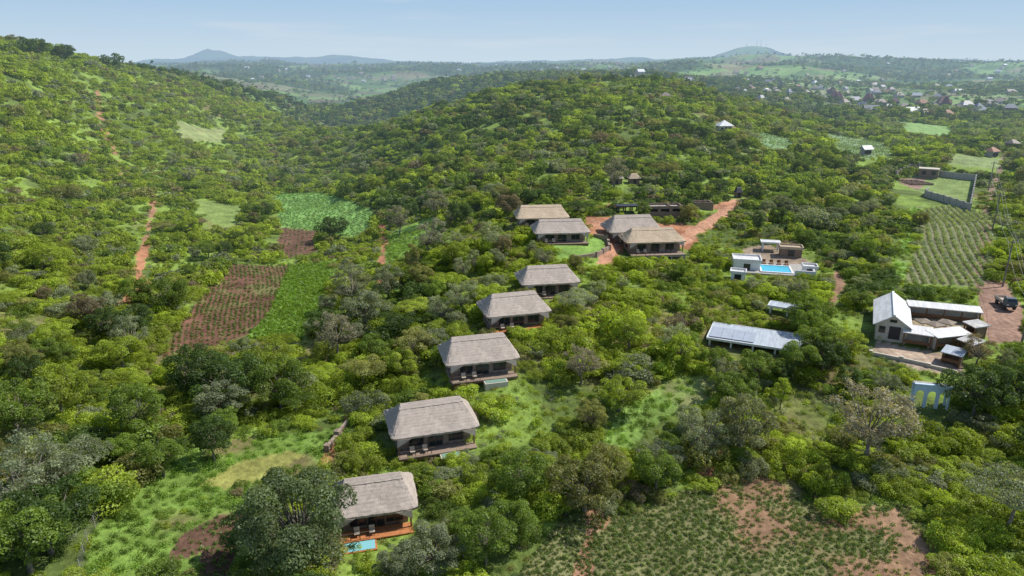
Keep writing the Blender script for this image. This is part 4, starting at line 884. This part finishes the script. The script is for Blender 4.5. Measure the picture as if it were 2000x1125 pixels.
tt=np.where(gr[:,None],np.array([.20,.32,.05])*(rs.uniform(.6,1.2,(len(x),1))*(.5+.9*fbm(x/6,y/6,97,2))[:,None]),tints(x,y,rs,.05)); Wd=pack(x,y,z,kid,rs.uniform(0,6.28,len(x)),sc[:,None]*np.ones((1,3)),tt)
sc_('weeds_and_grass',Wd,'tufts of bright green weeds and tall grass','grass')
def rows(key,ang,dr,dp,s0,s1,tint,prob,label,seed,jit=.15,patch=None):
    w=ZW[key]; rs=RS(seed); x0,y0=w.min(0); x1,y1=w.max(0); cx_,cy_=(x0+x1)/2,(y0+y1)/2; Rr=math.hypot(x1-x0,y1-y0)/2
    a_,b_=np.meshgrid(np.arange(-Rr,Rr,dr),np.arange(-Rr,Rr,dp)); a_=a_.ravel(); b_=b_.ravel(); a_=a_+rs.normal(size=a_.size)*jit*.5+.5*np.sin(b_/9); b_=b_+rs.uniform(-1,1,b_.size)*jit*1.5
    x=cx_+a_*math.cos(ang)-b_*math.sin(ang); y=cy_+a_*math.sin(ang)+b_*math.cos(ang)
    pb=prob*np.clip(.3+1.6*(fbm(x/7,y/7,seed,3)-.15),0,1.2); m_=in_poly(x,y,w)&(rs.uniform(0,1,len(x))<pb)
    if key=='bottom': m_&=~in_poly(x,y,ZW['bottomtan'])|(rs.uniform(0,1,len(x))<.3); m_&=(sstep(.70,.58,fbm(x/35,y/35,22)*.4+fbm(x/9,y/9,21)*.6)>rs.uniform(-.4,1,len(x)))
    x=x[m_]; y=y[m_]; z=height(x,y)
    sc=rs.uniform(s0,s1,len(x)); scatter('crop_rows',x,y,z,np.full(len(x),KI['o_crop']),rs.uniform(0,6.28,len(x)),sc[:,None]*np.ones((1,3)),np.array(tint)*rs.uniform(.7,1.3,(len(x),1)),label,'crops')
rows('fieldsoil',.35,.95,.55,.5,1.3,(.17,.24,.07),1.0,'rows of young green crops on red soil',131,.25)
rows('fieldgreen',.35,.7,.5,1.0,1.8,(.23,.37,.06),1.8,'dense rows of bright green crops',132,.4)
rows('terrace',-.9,1.5,.8,1.0,1.8,(.24,.40,.15),1.0,'terraced rows of pale green crops',133)
rows('bottom',.5,.62,.30,.4,1.2,(.19,.265,.09),1.7,'low green crops growing on reddish soil',134,.22)
rows('rightcrop',-.42,1.6,.38,1.2,2.0,(.34,.42,.28),2.0,'parallel rows of pale green leafy crops',135,.05)
rows('crop4',.6,2.2,1.2,1.4,2.2,(.26,.37,.21),.9,'small plot of pale bluish green crops',136)
rows('crop5',.6,2.2,1.2,1.4,2.2,(.26,.37,.21),.9,'sloping plot of pale green crops',137)
rows('soil3',.2,.6,.5,.4,1.2,(.18,.27,.07),.7,'scattered green seedlings in dark soil',138)
rows('soil2',.3,1.2,.9,.6,1.2,(.15,.23,.07),.4,'scattered seedlings on bare brown soil',139)

# ------------------------------------------------------------------ light, sky, camera
sd=Vector((.80,.26,0)).normalized()*math.cos(R(50)); sd.z=math.sin(R(50))
s=bpy.data.lights.new('sun','SUN'); s.energy=5.0; s.angle=R(.5); s.color=(1,.955,.87); so=bpy.data.objects.new('sun',s); COL.objects.link(so); so.rotation_euler=sd.to_track_quat('Z','Y').to_euler(); so.location=(0,0,200)
w=bpy.data.worlds.new('World'); scene.world=w; w.use_nodes=True; nt=w.node_tree; n=nt.nodes; L=nt.links; bg=n['Background']
sk_=n.new('ShaderNodeTexSky'); sk_.sky_type='NISHITA'; sk_.sun_disc=False; sk_.sun_elevation=R(50); sk_.sun_rotation=math.atan2(sd.x,sd.y); sk_.altitude=1000; sk_.air_density=1.0; sk_.dust_density=.8; sk_.ozone_density=2.0
tc=n.new('ShaderNodeTexCoord'); sx=n.new('ShaderNodeSeparateXYZ'); L.new(tc.outputs['Generated'],sx.inputs[0])
def mrange(a,b,c,d):
    h=n.new('ShaderNodeMapRange'); h.interpolation_type='SMOOTHSTEP'; h.inputs[1].default_value=a; h.inputs[2].default_value=b; h.inputs[3].default_value=c; h.inputs[4].default_value=d; return h
def cmix(f,a,b):
    m_=n.new('ShaderNodeMix'); m_.data_type='RGBA'; L.new(f,m_.inputs['Factor'])
    for k_,v_ in ((6,a),(7,b)):
        if isinstance(v_,tuple): m_.inputs[k_].default_value=v_
        else: L.new(v_,m_.inputs[k_])
    return m_.outputs[2]
h1=mrange(-.01,.11,0,1); L.new(sx.outputs['Z'],h1.inputs[0]); low=cmix(h1.outputs[0],(4.1,4.95,5.6,1),(2.65,3.95,5.4,1))
h2_=mrange(.12,.5,0,1); L.new(sx.outputs['Z'],h2_.inputs[0]); full=cmix(h2_.outputs[0],low,sk_.outputs[0])
mp=n.new('ShaderNodeMapping'); mp.inputs['Scale'].default_value=(1.6,1.6,18); L.new(tc.outputs['Generated'],mp.inputs[0])
cn=n.new('ShaderNodeTexNoise'); cn.inputs['Scale'].default_value=2.4; cn.inputs['Detail'].default_value=8; L.new(mp.outputs[0],cn.inputs['Vector'])
cr=mrange(.50,.75,0,.5); L.new(cn.outputs['Fac'],cr.inputs[0])
fin=cmix(cr.outputs[0],full,(4.6,5.1,5.6,1))
L.new(fin,bg.inputs['Color']); bg.inputs['Strength'].default_value=.145
cam=bpy.data.cameras.new('camera'); cam.sensor_width=36; cam.lens=36*F/2000; cam.clip_start=.5; cam.clip_end=60000
co=bpy.data.objects.new('camera',cam); COL.objects.link(co); co.location=(0,0,CZ); co.rotation_euler=(R(90)-P,0,0); scene.camera=co
scene.view_settings.view_transform='Standard'; scene.view_settings.look='None'; scene.view_settings.exposure=0
print('TREES',len(T),'SHRUBS',len(S),'FAR',len(Fw),'WEEDS',len(Wd))
